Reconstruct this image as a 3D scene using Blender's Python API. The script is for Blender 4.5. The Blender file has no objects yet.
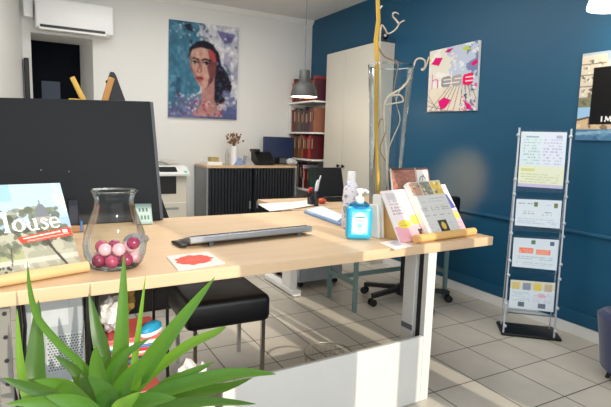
import bpy, bmesh, math, random
import numpy as np
from mathutils import Vector, Matrix
random.seed(7); rng = np.random.RandomState(5)
SC = bpy.context.scene; COL = SC.collection
PI = math.pi
# ------------------------------------------------------------------ camera
CAMH = 1.1745; YAW, PITCH, ROLL, FPX = 0.50555, 0.12996, 0.03062, 493.7
def _rot():
    cy, sy = math.cos(YAW), math.sin(YAW)
    f = Vector((sy*math.cos(PITCH), cy*math.cos(PITCH), -math.sin(PITCH)))
    r = Vector((cy, -sy, 0)); u = r.cross(f)
    cr, sr = math.cos(ROLL), math.sin(ROLL)
    return cr*r + sr*u, -sr*r + cr*u, f
CR, CU, CF = _rot(); CC = Vector((0, 0, CAMH))
cam = bpy.data.cameras.new('camera'); co = bpy.data.objects.new('camera', cam); COL.objects.link(co)
co.matrix_world = Matrix(((CR.x, CU.x, -CF.x, 0), (CR.y, CU.y, -CF.y, 0), (CR.z, CU.z, -CF.z, CAMH), (0, 0, 0, 1)))
cam.sensor_width = 36; cam.lens = FPX/611*36; cam.clip_start = 0.05
SC.camera = co
def ray(x, y): return (x-305.5)/FPX*CR - (y-203.5)/FPX*CU + CF
def at_z(x, y, z): d = ray(x, y); return CC + d*((z-CAMH)/d.z)
def at_y(x, y, v): d = ray(x, y); return CC + d*(v/d.y)
def at_x(x, y, v): d = ray(x, y); return CC + d*(v/d.x)
def at_d(x, y, t): return CC + ray(x, y)*t
def at_pl(x, y, p0, n): d = ray(x, y); return CC + d*((Vector(p0)-CC).dot(n)/d.dot(n))
V = Vector
# ------------------------------------------------------------------ materials
def lin(c):
    return tuple(((v/255)/12.92 if v/255 <= 0.04045 else ((v/255+0.055)/1.055)**2.4) for v in c)
MATS = {}
def mat(name, c, rough=0.5, metal=0.0, var=0.06, scale=20.0, bump=0.0, emit=None, es=1.0, spec=0.5, stretch=None, c2=None, trans=0.0, sheen=0.0):
    if name in MATS: return MATS[name]
    m = bpy.data.materials.new(name); m.use_nodes = True; nt = m.node_tree; N = nt.nodes; L = nt.links
    b = N['Principled BSDF']
    tc = N.new('ShaderNodeTexCoord'); mp = N.new('ShaderNodeMapping'); nz = N.new('ShaderNodeTexNoise')
    L.new(tc.outputs['Object'], mp.inputs[0]); L.new(mp.outputs[0], nz.inputs['Vector'])
    if stretch: mp.inputs['Scale'].default_value = stretch
    nz.inputs['Scale'].default_value = scale; nz.inputs['Detail'].default_value = 4
    mx = N.new('ShaderNodeMix'); mx.data_type = 'RGBA'
    l1 = lin(c); l2 = lin(c2) if c2 else tuple(v*(1-var) for v in l1); l1 = l1 if c2 else tuple(min(1, v*(1+var)) for v in l1)
    mx.inputs[6].default_value = (*l1, 1); mx.inputs[7].default_value = (*l2, 1)
    L.new(nz.outputs['Fac'], mx.inputs[0]); L.new(mx.outputs[2], b.inputs['Base Color'])
    b.inputs['Roughness'].default_value = rough; b.inputs['Metallic'].default_value = metal
    b.inputs['Specular IOR Level'].default_value = spec
    b.inputs['Transmission Weight'].default_value = trans
    if sheen: b.inputs['Sheen Weight'].default_value = sheen
    if emit:
        b.inputs['Emission Color'].default_value = (*lin(emit), 1); b.inputs['Emission Strength'].default_value = es
    if bump:
        bp = N.new('ShaderNodeBump'); bp.inputs['Strength'].default_value = bump; bp.inputs['Distance'].default_value = 0.003
        L.new(nz.outputs['Fac'], bp.inputs['Height']); L.new(bp.outputs[0], b.inputs['Normal'])
    MATS[name] = m; return m
def glass(name, tint=(255, 255, 255), ior=1.3):
    m = bpy.data.materials.new(name); m.use_nodes = True; nt = m.node_tree; N = nt.nodes; L = nt.links
    N.remove(N['Principled BSDF'])
    t = N.new('ShaderNodeBsdfTransparent'); t.inputs[0].default_value = (*lin(tint), 1)
    g = N.new('ShaderNodeBsdfGlossy'); g.inputs['Roughness'].default_value = 0.04
    f = N.new('ShaderNodeLayerWeight'); f.inputs['Blend'].default_value = ior
    mm = N.new('ShaderNodeMath'); mm.operation = 'MULTIPLY'; mm.inputs[1].default_value = 0.75
    mx = N.new('ShaderNodeMixShader')
    L.new(f.outputs['Fresnel'], mm.inputs[0]); L.new(mm.outputs[0], mx.inputs[0]); L.new(t.outputs[0], mx.inputs[1]); L.new(g.outputs[0], mx.inputs[2])
    L.new(mx.outputs[0], N['Material Output'].inputs[0]); return m
def print_mat(name, rough=0.45, spec=0.4):
    m = bpy.data.materials.new(name); m.use_nodes = True; nt = m.node_tree; b = nt.nodes['Principled BSDF']
    a = nt.nodes.new('ShaderNodeAttribute'); a.attribute_name = 'Col'
    nt.links.new(a.outputs['Color'], b.inputs['Base Color'])
    b.inputs['Roughness'].default_value = rough; b.inputs['Specular IOR Level'].default_value = spec
    return m
PRINT = print_mat('printed_paper'); CANVASM = print_mat('painted_canvas', 0.7, 0.2)
WALLW = mat('wall_paint_white', (226, 225, 220), 0.75, var=0.02, scale=3, bump=0.05)
CEILM = mat('ceiling_paint', (224, 224, 220), 0.85, var=0.015, scale=3)
BLUE = mat('wall_paint_blue', (24, 82, 112), 0.42, scale=2.5, c2=(14, 76, 108), spec=0.35, bump=0.04)
BLUE2 = mat('wall_paint_blue_trim', (20, 84, 116), 0.4, var=0.05)
WHITE = mat('white_lacquer', (236, 235, 231), 0.4, var=0.02)
DWHITE = mat('desk_white', (206, 205, 200), 0.4, var=0.02)
WHITE2 = mat('white_plastic', (238, 238, 236), 0.35, var=0.02)
OFFW = mat('cabinet_laminate', (205, 200, 188), 0.5, var=0.02)
def wood(name, a, b, rough=0.45, st=(1.2, 14, 14)):
    m = mat(name, a, rough, c2=b, scale=2.2, stretch=st, bump=0.03); return m
OAK = wood('oak_desk', (218, 190, 156), (196, 163, 126))
OAKE = wood('oak_desk_edge', (226, 190, 150), (205, 162, 120), st=(1.5, 20, 20))
BEECH = wood('beech_wood', (228, 186, 120), (208, 160, 96), st=(2, 20, 20))
BAMB = wood('bamboo_wood', (222, 190, 142), (202, 164, 112), st=(3, 20, 20))
DGREY = mat('charcoal_plastic', (25, 28, 32), 0.5, var=0.04, spec=.3)
DGREY2 = mat('graphite_edge', (96, 98, 104), 0.4, var=0.05)
BLACK = mat('black_plastic', (9, 9, 11), 0.4, var=0.05)
BLACKM = mat('black_metal', (14, 14, 15), 0.35, var=0.05, metal=0.3)
LEATH = mat('black_leatherette', (18, 18, 20), 0.38, var=0.1, scale=120, bump=0.15)
CHROME = mat('chrome', (205, 205, 205), 0.15, metal=1.0, var=0.02)
SILV = mat('silver_plastic', (150, 152, 155), 0.35, metal=0.4, var=0.05)
STEEL = mat('steel_sheet', (168, 174, 178), 0.4, metal=0.35, var=0.06)
TEAL = mat('teal_metal', (112, 140, 136), 0.4, metal=0.2, var=0.05)
NAVYD = mat('navy_door', (5, 8, 18), 0.8, var=0.1, spec=.15)
NAVYF = mat('navy_fabric', (26, 38, 82), 0.85, var=0.15, scale=200, bump=0.2, sheen=0.3)
GLASS = glass('clear_glass', (246, 250, 250), 0.22)
ACRYL = glass('clear_acrylic', (240, 246, 250), 0.18)
PAPERM = mat('white_paper', (236, 234, 228), 0.7, var=0.02)
# ------------------------------------------------------------------ mesh builder
class MB:
    def __init__(s): s.bm = bmesh.new()
    def quad(s, *p):
        vs = [s.bm.verts.new(q) for q in p]; return s.bm.faces.new(vs)
    def hexa(s, b, t):            # bottom ring, top ring (ccw from outside-top)
        n = len(b); B = [s.bm.verts.new(q) for q in b]; T = [s.bm.verts.new(q) for q in t]
        s.bm.faces.new(B[::-1]); s.bm.faces.new(T)
        for i in range(n): s.bm.faces.new((B[i], B[(i+1) % n], T[(i+1) % n], T[i]))
        return s
    def box(s, x0, x1, y0, y1, z0, z1, M=None):
        b = [V((x0, y0, z0)), V((x1, y0, z0)), V((x1, y1, z0)), V((x0, y1, z0))]
        t = [V((x0, y0, z1)), V((x1, y0, z1)), V((x1, y1, z1)), V((x0, y1, z1))]
        if M: b = [M @ q for q in b]; t = [M @ q for q in t]
        return s.hexa(b, t)
    def rbox(s, x0, x1, y0, y1, z0, z1, r, M=None, seg=3):     # rounded box
        bm2 = bmesh.new(); MBx = MB.__new__(MB); MBx.bm = bm2; MBx.box(x0, x1, y0, y1, z0, z1)
        bmesh.ops.bevel(bm2, geom=bm2.edges[:], offset=r, segments=seg, affect='EDGES', profile=0.5)
        mp = {}
        for v in bm2.verts: mp[v] = s.bm.verts.new(M @ v.co if M else v.co)
        for f in bm2.faces: s.bm.faces.new([mp[v] for v in f.verts])
        bm2.free(); return s
    def prism(s, pts, d):
        d = V(d); return s.hexa([V(p) for p in pts], [V(p)+d for p in pts])
    def lathe(s, prof, c=(0, 0, 0), n=24, M=None):
        c = V(c); rings = []
        for r, z in prof:
            if r < 1e-6:
                q = V((0, 0, z)); q = (M @ q if M else q) + c; rings.append([s.bm.verts.new(q)])
            else:
                R = []
                for i in range(n):
                    q = V((r*math.cos(2*PI*i/n), r*math.sin(2*PI*i/n), z)); q = (M @ q if M else q) + c; R.append(s.bm.verts.new(q))
                rings.append(R)
        for a, b in zip(rings[:-1], rings[1:]):
            if len(a) == 1 and len(b) == 1: continue
            for i in range(n):
                j = (i+1) % n
                if len(a) == 1: s.bm.faces.new((a[0], b[j], b[i]))
                elif len(b) == 1: s.bm.faces.new((a[i], a[j], b[0]))
                else: s.bm.faces.new((a[i], a[j], b[j], b[i]))
        return s
    def tube(s, pts, r, n=8, cap=True):
        pts = [V(p) for p in pts]; rs = r if isinstance(r, (list, tuple)) else [r]*len(pts)
        rings = []; up = None
        for i, p in enumerate(pts):
            t = (pts[min(i+1, len(pts)-1)] - pts[max(i-1, 0)]).normalized()
            if up is None: up = t.orthogonal().normalized()
            else:
                up = up - t*up.dot(t)
                up = up.normalized() if up.length > 1e-5 else t.orthogonal().normalized()
            w = t.cross(up)
            rings.append([s.bm.verts.new(p + (up*math.cos(2*PI*k/n) + w*math.sin(2*PI*k/n))*rs[i]) for k in range(n)])
        for a, b in zip(rings[:-1], rings[1:]):
            for k in range(n): s.bm.faces.new((a[k], a[(k+1) % n], b[(k+1) % n], b[k]))
        if cap: s.bm.faces.new(rings[0][::-1]); s.bm.faces.new(rings[-1])
        return s
    def bar(s, a, b, w, h=None, up=(0, 0, 1)):
        a, b = V(a), V(b); h = h or w; t = (b-a).normalized(); u = V(up)
        if abs(t.dot(u)) > 0.99: u = V((0, 1, 0))
        sd = t.cross(u).normalized(); u = sd.cross(t)
        o = [sd*(i*w/2)+u*(j*h/2) for i, j in ((-1, -1), (1, -1), (1, 1), (-1, 1))]
        return s.hexa([a+q for q in o], [b+q for q in o])
    def sphere(s, c, r, n=14, sc=(1, 1, 1)):
        k = n//2; prof = [(r*math.sin(PI*i/k)*1.0 if 0 < i < k else 0.0, -r*math.cos(PI*i/k)) for i in range(k+1)]
        return s.lathe(prof, c, n, Matrix.Diagonal((*sc, 1)))
    def build(s, name, m, parent=None, smooth=False, bevel=0, solid=0, label=None, sub=0):
        bmesh.ops.recalc_face_normals(s.bm, faces=s.bm.faces[:])
        me = bpy.data.meshes.new(name)
        if parent is None:
            zs = [v.co for v in s.bm.verts]
            o0 = V(((min(q.x for q in zs)+max(q.x for q in zs))/2, (min(q.y for q in zs)+max(q.y for q in zs))/2, min(q.z for q in zs)))
            for v in s.bm.verts: v.co -= o0
        else:
            mi = rootm(parent).inverted()
            for v in s.bm.verts: v.co = mi @ v.co
        s.bm.to_mesh(me); s.bm.free()
        o = bpy.data.objects.new(name, me); COL.objects.link(o)
        if parent is None: o.location = o0
        else: o.parent = parent
        ms = m if isinstance(m, (list, tuple)) else [m]
        for q in ms: me.materials.append(q)
        if smooth:
            for p in me.polygons: p.use_smooth = True
        if solid:
            d = o.modifiers.new('solid', 'SOLIDIFY'); d.thickness = solid; d.offset = 0
        if bevel:
            b = o.modifiers.new('bevel', 'BEVEL'); b.width = bevel; b.segments = 2; b.limit_method = 'ANGLE'
        if sub:
            d = o.modifiers.new('sub', 'SUBSURF'); d.levels = sub; d.render_levels = sub
        if smooth and not sub: me.set_sharp_from_angle(angle=math.radians(40))
        if label: o['label'] = label
        return o
def rootm(o):
    m = Matrix.Identity(4)
    while o: m = (Matrix.Translation(o.location) @ o.rotation_euler.to_matrix().to_4x4()) @ m; o = o.parent
    return m
def thing(name, label, cat, loc=(0, 0, 0), rz=0, group=None):
    o = bpy.data.objects.new(name, None); COL.objects.link(o); o.empty_display_size = 0.05
    o.location = loc; o.rotation_euler = (0, 0, rz); return tag(o, label, cat, group)
def tag(o, label, cat, group=None):
    o['label'] = label; o['category'] = cat
    if group: o['group'] = group
    return o
def struct(o): o['kind'] = 'structure'; return o
def dup(root, loc, rz=None, label=None, group=None):
    r = root.copy(); COL.objects.link(r); r.location = loc
    if rz is not None: r.rotation_euler = (0, 0, rz)
    if label: r['label'] = label
    if group: r['group'] = group
    for ch in list(root.children):
        c = ch.copy(); COL.objects.link(c); c.parent = r
        for g in list(ch.children):
            d = g.copy(); COL.objects.link(d); d.parent = c
    return r
# ------------------------------------------------------------------ painted pictures (colour attribute on a grid)
class Pic:
    def __init__(s, w, h, c):
        s.w, s.h = w, h; s.a = np.zeros((h, w, 3)); s.a[:] = c
        s.X, s.Y = np.meshgrid((np.arange(w)+.5)/w, (np.arange(h)+.5)/h); s.asp = h/w
    def put(s, m, c, al=1.0):
        m = m.astype(float)[..., None]*al; s.a = s.a*(1-m)+np.array(c, float)*m; return s
    def rect(s, x0, y0, x1, y1, c, al=1): return s.put((s.X >= x0) & (s.X <= x1) & (s.Y >= y0) & (s.Y <= y1), c, al)
    def ell(s, cx, cy, rx, ry, c, rot=0, al=1):
        dx, dy = s.X-cx, (s.Y-cy); ca, sa = math.cos(rot), math.sin(rot)
        u = (dx*ca+dy*s.asp*sa); v = (-dx*sa+dy*s.asp*ca)
        return s.put((u/rx)**2+(v/(ry*s.asp))**2 <= 1, c, al)
    def poly(s, pts, c, al=1):
        ins = np.zeros(s.X.shape, bool); n = len(pts)
        for i in range(n):
            (x1, y1), (x2, y2) = pts[i], pts[(i+1) % n]
            if y1 == y2: continue
            cnd = ((y1 > s.Y) != (y2 > s.Y)) & (s.X < (x2-x1)*(s.Y-y1)/(y2-y1)+x1); ins ^= cnd
        return s.put(ins, c, al)
    def line(s, pts, w, c, al=1):
        m = np.zeros(s.X.shape, bool)
        for (x1, y1), (x2, y2) in zip(pts[:-1], pts[1:]):
            ax, ay = x2-x1, (y2-y1)*s.asp; L2 = ax*ax+ay*ay+1e-12
            t = np.clip(((s.X-x1)*ax+(s.Y-y1)*s.asp*ay)/L2, 0, 1)
            m |= ((s.X-x1-t*ax)**2+((s.Y-y1)*s.asp-t*ay)**2) <= (w/2)**2
        return s.put(m, c, al)
    def arc(s, cx, cy, rx, ry, a0, a1, w, c, al=1):
        return s.line([(cx+rx*math.cos(math.radians(a0+(a1-a0)*i/14)), cy+ry*math.sin(math.radians(a0+(a1-a0)*i/14))) for i in range(15)], w, c, al)
    def noise(s, sc):
        n = np.zeros(s.X.shape); amp = 1; tot = 0
        for k in range(4):
            g = rng.rand(int(sc*2**k)+2, int(sc*2**k)+2); gx = s.X*(sc*2**k); gy = s.Y*(sc*2**k)
            i = gx.astype(int); j = gy.astype(int); fx = gx-i; fy = gy-j; fx = fx*fx*(3-2*fx); fy = fy*fy*(3-2*fy)
            n += amp*((g[j, i]*(1-fx)+g[j, i+1]*fx)*(1-fy)+(g[j+1, i]*(1-fx)+g[j+1, i+1]*fx)*fy); tot += amp; amp *= .55
        return n/tot
    def dabs(s, n, box, cols, r0, r1, al=.8):
        for _ in range(n):
            x = random.uniform(box[0], box[2]); y = random.uniform(box[1], box[3])
            s.ell(x, y, random.uniform(r0, r1), random.uniform(r0, r1)/s.asp, random.choice(cols), random.uniform(0, PI), al)
    def text(s, x0, y0, x1, y1, rows, c, al=.7, fill=.8, w=None):     # small print too small to read: rows of dashes
        for i in range(rows):
            y = y0+(y1-y0)*(i+.5)/rows; x = x0
            while x < x1:
                l = random.uniform(.03, .1)*(x1-x0)/.6
                if random.random() < fill: s.rect(x, y-(y1-y0)/rows*.22, min(x1, x+l), y+(y1-y0)/rows*.22, c, al)
                x += l+.02
def pic_slab(name, pic, TL, TR, BR, BL, thick, parent=None, m=None, edge=(235, 233, 228), curve=0.0, smooth=False):
    TL, TR, BR, BL = V(TL), V(TR), V(BR), V(BL); w, h = pic.w, pic.h
    n = (TR-TL).cross(BL-TL).normalized()      # towards the back of the sheet
    verts = []; cols = []
    A = pic.a
    for j in range(h+1):
        v = j/h
        a = TL.lerp(BL, v); b = TR.lerp(BR, v)
        for i in range(w+1):
            p = a.lerp(b, i/w)
            if curve: p = p + n*curve*math.sin(PI*i/w)
            verts.append(p)
    AA = np.zeros((h+1, w+1, 3)); AA[:h, :w] = A; AA[h, :w] = A[-1]; AA[:h, w] = A[:, -1]; AA[h, w] = A[-1, -1]
    faces = []
    for j in range(h):
        for i in range(w):
            k = j*(w+1)+i; faces.append((k, k+w+1, k+w+2, k+1))
    o = len(verts); cr = [TL, TR, BR, BL]
    verts += [q for q in cr] + [q+n*thick for q in cr]
    faces += [(o+4, o+5, o+6, o+7)] + [(o+i, o+(i+1) % 4, o+4+(i+1) % 4, o+4+i) for i in range(4)]
    if parent is not None: mi = rootm(parent).inverted(); verts = [mi @ q for q in verts]; o0 = None
    else:
        z = min(q.z for q in verts); o0 = (TL+TR+BR+BL)/4; o0.z = z; verts = [q-o0 for q in verts]
    me = bpy.data.meshes.new(name); me.from_pydata(verts, [], faces)
    at = me.color_attributes.new('Col', 'FLOAT_COLOR', 'POINT')
    c = np.concatenate([AA.reshape(-1, 3), np.tile(np.array(edge, float), (8, 1))])/255.0
    c = np.clip(c, 0, 1); c = np.where(c <= .04045, c/12.92, ((c+.055)/1.055)**2.4)
    c = np.concatenate([c, np.ones((len(c), 1))], 1).astype(np.float32)
    at.data.foreach_set('color', c.ravel()); me.materials.append(m or PRINT)
    ob = bpy.data.objects.new(name, me); COL.objects.link(ob)
    if parent is not None: ob.parent = parent
    else: ob.location = o0
    return ob
# ================================================================== SETTING
YB = 5.30; XB = 2.955; ZC = 2.556; XL = -0.35
# floor with square tiles
fm = bpy.data.materials.new('floor_tiles'); fm.use_nodes = True; nt = fm.node_tree; N = nt.nodes; L = nt.links; b = N['Principled BSDF']
tc = N.new('ShaderNodeTexCoord'); mp = N.new('ShaderNodeMapping'); br = N.new('ShaderNodeTexBrick'); nz = N.new('ShaderNodeTexNoise')
L.new(tc.outputs['Object'], mp.inputs[0]); L.new(mp.outputs[0], br.inputs[0]); L.new(tc.outputs['Object'], nz.inputs['Vector'])
br.offset = 0; br.squash = 1
for k, v in (('Scale', 1), ('Mortar Size', .0035), ('Mortar Smooth', .1), ('Bias', 0), ('Brick Width', .270), ('Row Height', .303)): br.inputs[k].default_value = v
br.inputs['Color1'].default_value = (*lin((214, 206, 192)), 1); br.inputs['Color2'].default_value = (*lin((206, 198, 184)), 1); br.inputs['Mortar'].default_value = (*lin((92, 84, 76)), 1)
nz.inputs['Scale'].default_value = 6; nz.inputs['Detail'].default_value = 5
mx = N.new('ShaderNodeMix'); mx.data_type = 'RGBA'; mx.blend_type = 'MULTIPLY'; mx.inputs[0].default_value = .22
L.new(br.outputs['Color'], mx.inputs[6]); L.new(nz.outputs['Fac'], mx.inputs[7]); L.new(mx.outputs[2], b.inputs['Base Color'])
b.inputs['Roughness'].default_value = .33; b.inputs['Specular IOR Level'].default_value = .4
f = MB(); f.quad((-3, -3, 0), (4, -3, 0), (4, YB+.6, 0), (-3, YB+.6, 0)); fo = f.build('floor', fm); struct(fo)
fo.data.transform(Matrix.Translation(fo.location)); fo.location = (0, 0, 0)
mp.inputs['Location'].default_value = (-2.171 % .27 - .27*0, -1.628 % .303, 0)
f = MB(); f.box(-3, XB+.12, -.9, YB+.12, ZC, ZC+.1); struct(f.build('ceiling', CEILM))
DX0, DX1 = 0.02, at_y(93, 60, YB).x; DZ = at_y(60, 35.5, YB).z
f = MB(); f.box(-.6, DX0, YB, YB+.12, 0, ZC); f.box(DX1, XB, YB, YB+.12, 0, ZC); f.box(DX0, DX1, YB, YB+.12, DZ, ZC)
struct(f.build('wall_back', WALLW))
f = MB(); f.box(XB, XB+.12, -.9, YB+.12, 0, ZC); struct(f.build('wall_right', BLUE))
f = MB(); f.prism([(-.05, YB-.001, 0), (-.17, YB-.001, 0), (-.62, 3.1, 0), (-.5, 3.1, 0)], (0, 0, ZC)); struct(f.build('wall_left', WALLW))
f = MB(); f.box(-3, -.5, 3.1, 3.2, 0, ZC); struct(f.build('wall_side', WALLW))
f = MB(); f.box(XB-.012, XB-.0005, -.7, YB, .0, .075); struct(f.build('baseboard_right', WHITE, bevel=.003))
f = MB(); f.box(XB-.016, XB-.0005, -.7, YB, .076, .155); f.box(XB-.022, XB-.0005, -.7, YB, .645, .665)
struct(f.build('trim_1', BLUE2, bevel=.003))
f = MB(); f.prism([(0, YB-.0005, ZC-.0005), (0, YB-.05, ZC-.0005), (0, YB-.042, ZC-.015), (0, YB-.014, ZC-.045), (0, YB-.0005, ZC-.05)], (XB-.001, 0, 0)); struct(f.build('trim_2', WHITE))
f = MB(); f.box(DX1+.02, XB-.02, YB-.012, YB-.0005, 0, .08); struct(f.build('baseboard_back', WHITE))
# left wall: vertical trim and duct
wl = V((-.62, 3.1, 0)) - V((0, YB, 0))
f = MB(); p = at_y(9, 60, 4.5); f.box(-.26, -.215, 4.35, 4.42, 0, ZC-.001); struct(f.build('trim_3', WHITE, bevel=.004))
# doorway recess with dark door
yd = YB+.42
xr = at_y(80, 60, yd).x; zt = at_y(60, 43, yd).z
f = MB()
f.quad((DX1, YB, 0), (xr, yd, 0), (xr, yd, zt), (DX1, YB, DZ)); f.quad((DX0, YB, DZ), (DX1, YB, DZ), (xr, yd, zt), (DX0, yd, zt)); f.quad((DX0, YB, 0), (DX0, YB, DZ), (DX0, yd, zt), (DX0, yd, 0))
struct(f.build('door_1', WHITE))
dr = struct(bpy.data.objects.new('door_2', None)); COL.objects.link(dr); dr.location = (.2, yd, 0)
f = MB(); f.box(DX0-.1, xr+.2, yd, yd+.04, 0, zt+.2)
for k in range(9): f.box(DX0+.002, xr-.002, yd-.008, yd-.001, .25+k*.2, .25+k*.2+.18)
f.build('door_panel', NAVYD, dr)
f = MB(); q0 = at_y(42, 96, yd-.01); q1 = at_y(60, 82, yd-.01); f.box(q0.x, q1.x, yd-.015, yd-.006, .9, q1.z)
f.build('kick_panel', mat('door_slate', (46, 58, 78), .5), dr, label='lighter slate panel on the dark door')
f = MB(); q = at_y(26, 58, YB-.03); f.box(q.x-.018, q.x+.022, YB-.06, YB-.001, .6, q.z)
tag(f.build('coat_rail', BLACK, bevel=.006), 'slim black upright post fixed at left edge of the dark doorway', 'post')
# shop front behind the camera: unseen header, panels added to break up the sun
f = MB(); f.box(-3, XB, -.86, -.8, 2.28, ZC-.002)
struct(f.build('wall_front', WALLW))
f = MB()
for (a, bb) in ((.85, 1.385), (1.61, 1.72), (1.82, 2.04), (2.14, 2.95)): f.box(a, bb, -.83, -.8, 0.03, 2.28)
f.box(-3, XB, -.84, -.8, 0, .03); struct(f.build('added_sun_panels', WHITE))
# ================================================================== BACK WALL THINGS
# air conditioner
Y1 = YB-.2; a = at_y(35, 14, Y1); bq = at_y(114, 21, Y1); zt = at_y(114, 6.6, Y1).z; zb = at_y(114, 36, Y1).z
t = thing('air_conditioner', 'white wall air conditioner above the dark doorway', 'air conditioner', ((a.x+bq.x)/2, YB, zb))
f = MB(); f.rbox(a.x, bq.x, Y1, YB-.001, zb, zt, .02); f.build('casing', WHITE2, t, smooth=True)
f = MB(); f.box(a.x+.03, bq.x-.07, Y1-.004, Y1+.06, zb-.012, zb+.006); f.build('air_flap', WHITE, t, bevel=.002)
f = MB(); f.box(a.x+.035, bq.x-.08, Y1-.003, Y1+.03, zb+.008, zb+.03); f.build('outlet_slot', BLACK, t)
f = MB(); f.box(a.x-.09, a.x-.012, YB-.09, YB-.0001, at_y(28, 16, YB-.1).z, ZC-.06); tag(f.build('cable_duct', WHITE2, bevel=.008), 'white boxed duct beside the left end of the air conditioner', 'duct')
# portrait painting
p = Pic(140, 186, (196, 196, 204))
n1 = p.noise(6); n2 = p.noise(14)
p.put((p.X+ (n1-.5)*.35 < .42), (62, 112, 136)); p.put((n2 > .6) & (p.X < .45), (96, 140, 160), .7); p.put((n1 > .62) & (p.X < .6), (40, 72, 98), .6)
p.put((n2 > .56) & (p.X > .5), (226, 224, 226), .8); p.put((n1 < .38) & (p.X > .55), (150, 146, 170), .7)
p.put((p.Y+(n2-.5)*.3 > .86), (84, 92, 132)); p.put((p.Y > .78) & (n1 > .55), (120, 124, 160), .6)
p.poly([(.68, .06), (.95, .08), (.9, .17), (.8, .19), (.72, .12)], (92, 82, 140), .8); p.poly([(.2, .04), (.3, .02), (.33, .1), (.26, .09)], (40, 44, 60))
p.dabs(60, (.02, .02, .98, .25), [(230, 230, 232), (110, 150, 170), (60, 90, 120)], .006, .02)
p.dabs(70, (.02, .75, .4, .98), [(200, 205, 215), (140, 60, 80), (60, 80, 120), (170, 180, 200)], .006, .022)
hair = (30, 26, 36)
p.poly([(.28, .36), (.29, .27), (.38, .2), (.5, .175), (.62, .21), (.71, .3), (.75, .42), (.84, .5), (.92, .64), (.88, .76), (.76, .84), (.62, .88), (.55, .78), (.6, .6), (.5, .4)], hair)
p.dabs(90, (.62, .4, .9, .82), [(44, 80, 140), (80, 70, 120), (40, 110, 110), (16, 16, 26), (70, 40, 66), (130, 140, 170)], .006, .024, .6); p.dabs(26, (.8, .7, .98, .86), [(150, 150, 176), (200, 200, 210), (110, 116, 150)], .012, .04, .8)
p.dabs(30, (.3, .2, .72, .34), [(34, 50, 70), (70, 60, 66), (20, 20, 28)], .006, .022, .6)
p.poly([(.48, .6), (.66, .56), (.66, .8), (.76, .98), (.36, .98), (.46, .84)], (176, 128, 122))
p.poly([(.29, .36), (.33, .28), (.45, .25), (.6, .27), (.67, .36), (.68, .5), (.64, .6), (.54, .67), (.47, .68), (.41, .63), (.34, .53), (.3, .45)], (194, 150, 134))
p.poly([(.55, .27), (.62, .28), (.68, .38), (.68, .5), (.63, .6), (.55, .67), (.58, .55), (.54, .45), (.58, .38)], (100, 52, 56), .9)
p.poly([(.58, .26), (.66, .3), (.68, .4), (.6, .38), (.56, .3)], (190, 70, 72), .7)
p.poly([(.3, .45), (.34, .53), (.42, .63), (.5, .68), (.47, .62), (.38, .52)], (150, 96, 92), .7)
for ex in (.365, .53):
    p.line([(ex-.06, .385), (ex-.01, .37), (ex+.055, .385)], .024, (30, 20, 24)); p.ell(ex, .415, .042, .013, (226, 210, 200)); p.ell(ex+.004, .415, .022, .017, (20, 26, 34)); p.line([(ex-.05, .412), (ex, .4), (ex+.05, .412)], .017, (24, 16, 20))
p.poly([(.44, .38), (.475, .46), (.47, .51), (.43, .515)], (140, 88, 82), .8); p.line([(.43, .39), (.425, .46), (.405, .5)], .014, (130, 80, 76)); p.poly([(.295, .36), (.32, .34), (.335, .5), (.33, .54), (.3, .46)], (140, 92, 90), .7); p.ell(.43, .505, .035, .012, (120, 66, 62)); p.ell(.43, .5, .02, .01, (226, 180, 160))
p.ell(.44, .572, .056, .012, (146, 52, 62)); p.ell(.445, .59, .045, .012, (176, 84, 86)); p.line([(.385, .58), (.44, .576), (.5, .581)], .007, (70, 24, 34))
p.dabs(22, (.32, .3, .5, .5), [(236, 200, 178), (196, 140, 130)], .006, .016, .35)
p.dabs(60, (.34, .82, .8, .98), [(190, 60, 72), (226, 190, 180), (120, 60, 100), (210, 120, 110), (230, 220, 216)], .006, .02, .8)
def blur(pp, k=1):
    for _ in range(k):
        a = np.pad(pp.a, ((1, 1), (1, 1), (0, 0)), 'edge'); pp.a = (a[:-2, 1:-1]+a[2:, 1:-1]+a[1:-1, :-2]+a[1:-1, 2:]+2*a[1:-1, 1:-1])/6
blur(p, 3); nn_ = p.noise(22); p.a *= (.78+.36*nn_)[..., None]
yp = YB-.028
tag(pic_slab('portrait_painting', p, at_y(169, 19, yp), at_y(239, 28, yp), at_y(236.5, 119.7, yp), at_y(168, 117, yp), .0279, m=CANVASM, edge=(210, 210, 212)), 'colourful canvas portrait of a dark-haired woman on the white wall', 'painting')
# copier
cx0, cx1 = at_y(156, 200, 4.55).x, at_y(187, 200, 4.55).x; zc = at_y(187, 168.5, 4.5).z
t = thing('office_copier', 'beige floor-standing office copier against the white wall', 'copier', ((cx0+cx1)/2, 4.8, 0))
CREAM = mat('copier_cream', (206, 200, 184), .45, var=.02)
f = MB(); f.rbox(cx0, cx1, 4.55, 5.1, .0, zc-.06, .012); f.build('body', CREAM, t, smooth=True)
f = MB(); f.prism([(cx0-.02, 4.5, zc-.07), (cx0-.02, 4.5, zc-.045), (cx0-.02, 4.62, zc+.015), (cx0-.02, 4.74, zc+.015), (cx0-.02, 4.74, zc-.07)], (cx1-cx0+.035, 0, 0)); f.build('control_panel', mat('copier_grey', (214, 216, 212), .4), t, bevel=.006)
def cpq(x, v, n=.001): return V((x, 4.5+.12*v-n*.45, zc-.045+.06*v+n*.9))
f = MB(); q = [cpq(cx0+.03, .2), cpq(cx0+.19, .2), cpq(cx0+.19, .85), cpq(cx0+.03, .85)]; f.prism(q, (0, -.001, .002)); f.build('screen', BLACK, t)
f = MB(); q = [cpq(cx1-.035, .1), cpq(cx1-.005, .1), cpq(cx1-.005, .3), cpq(cx1-.035, .3)]; f.prism(q, (0, -.001, .002)); f.build('button', mat('green_led', (70, 190, 130), .4), t, label='green start button')
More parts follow.
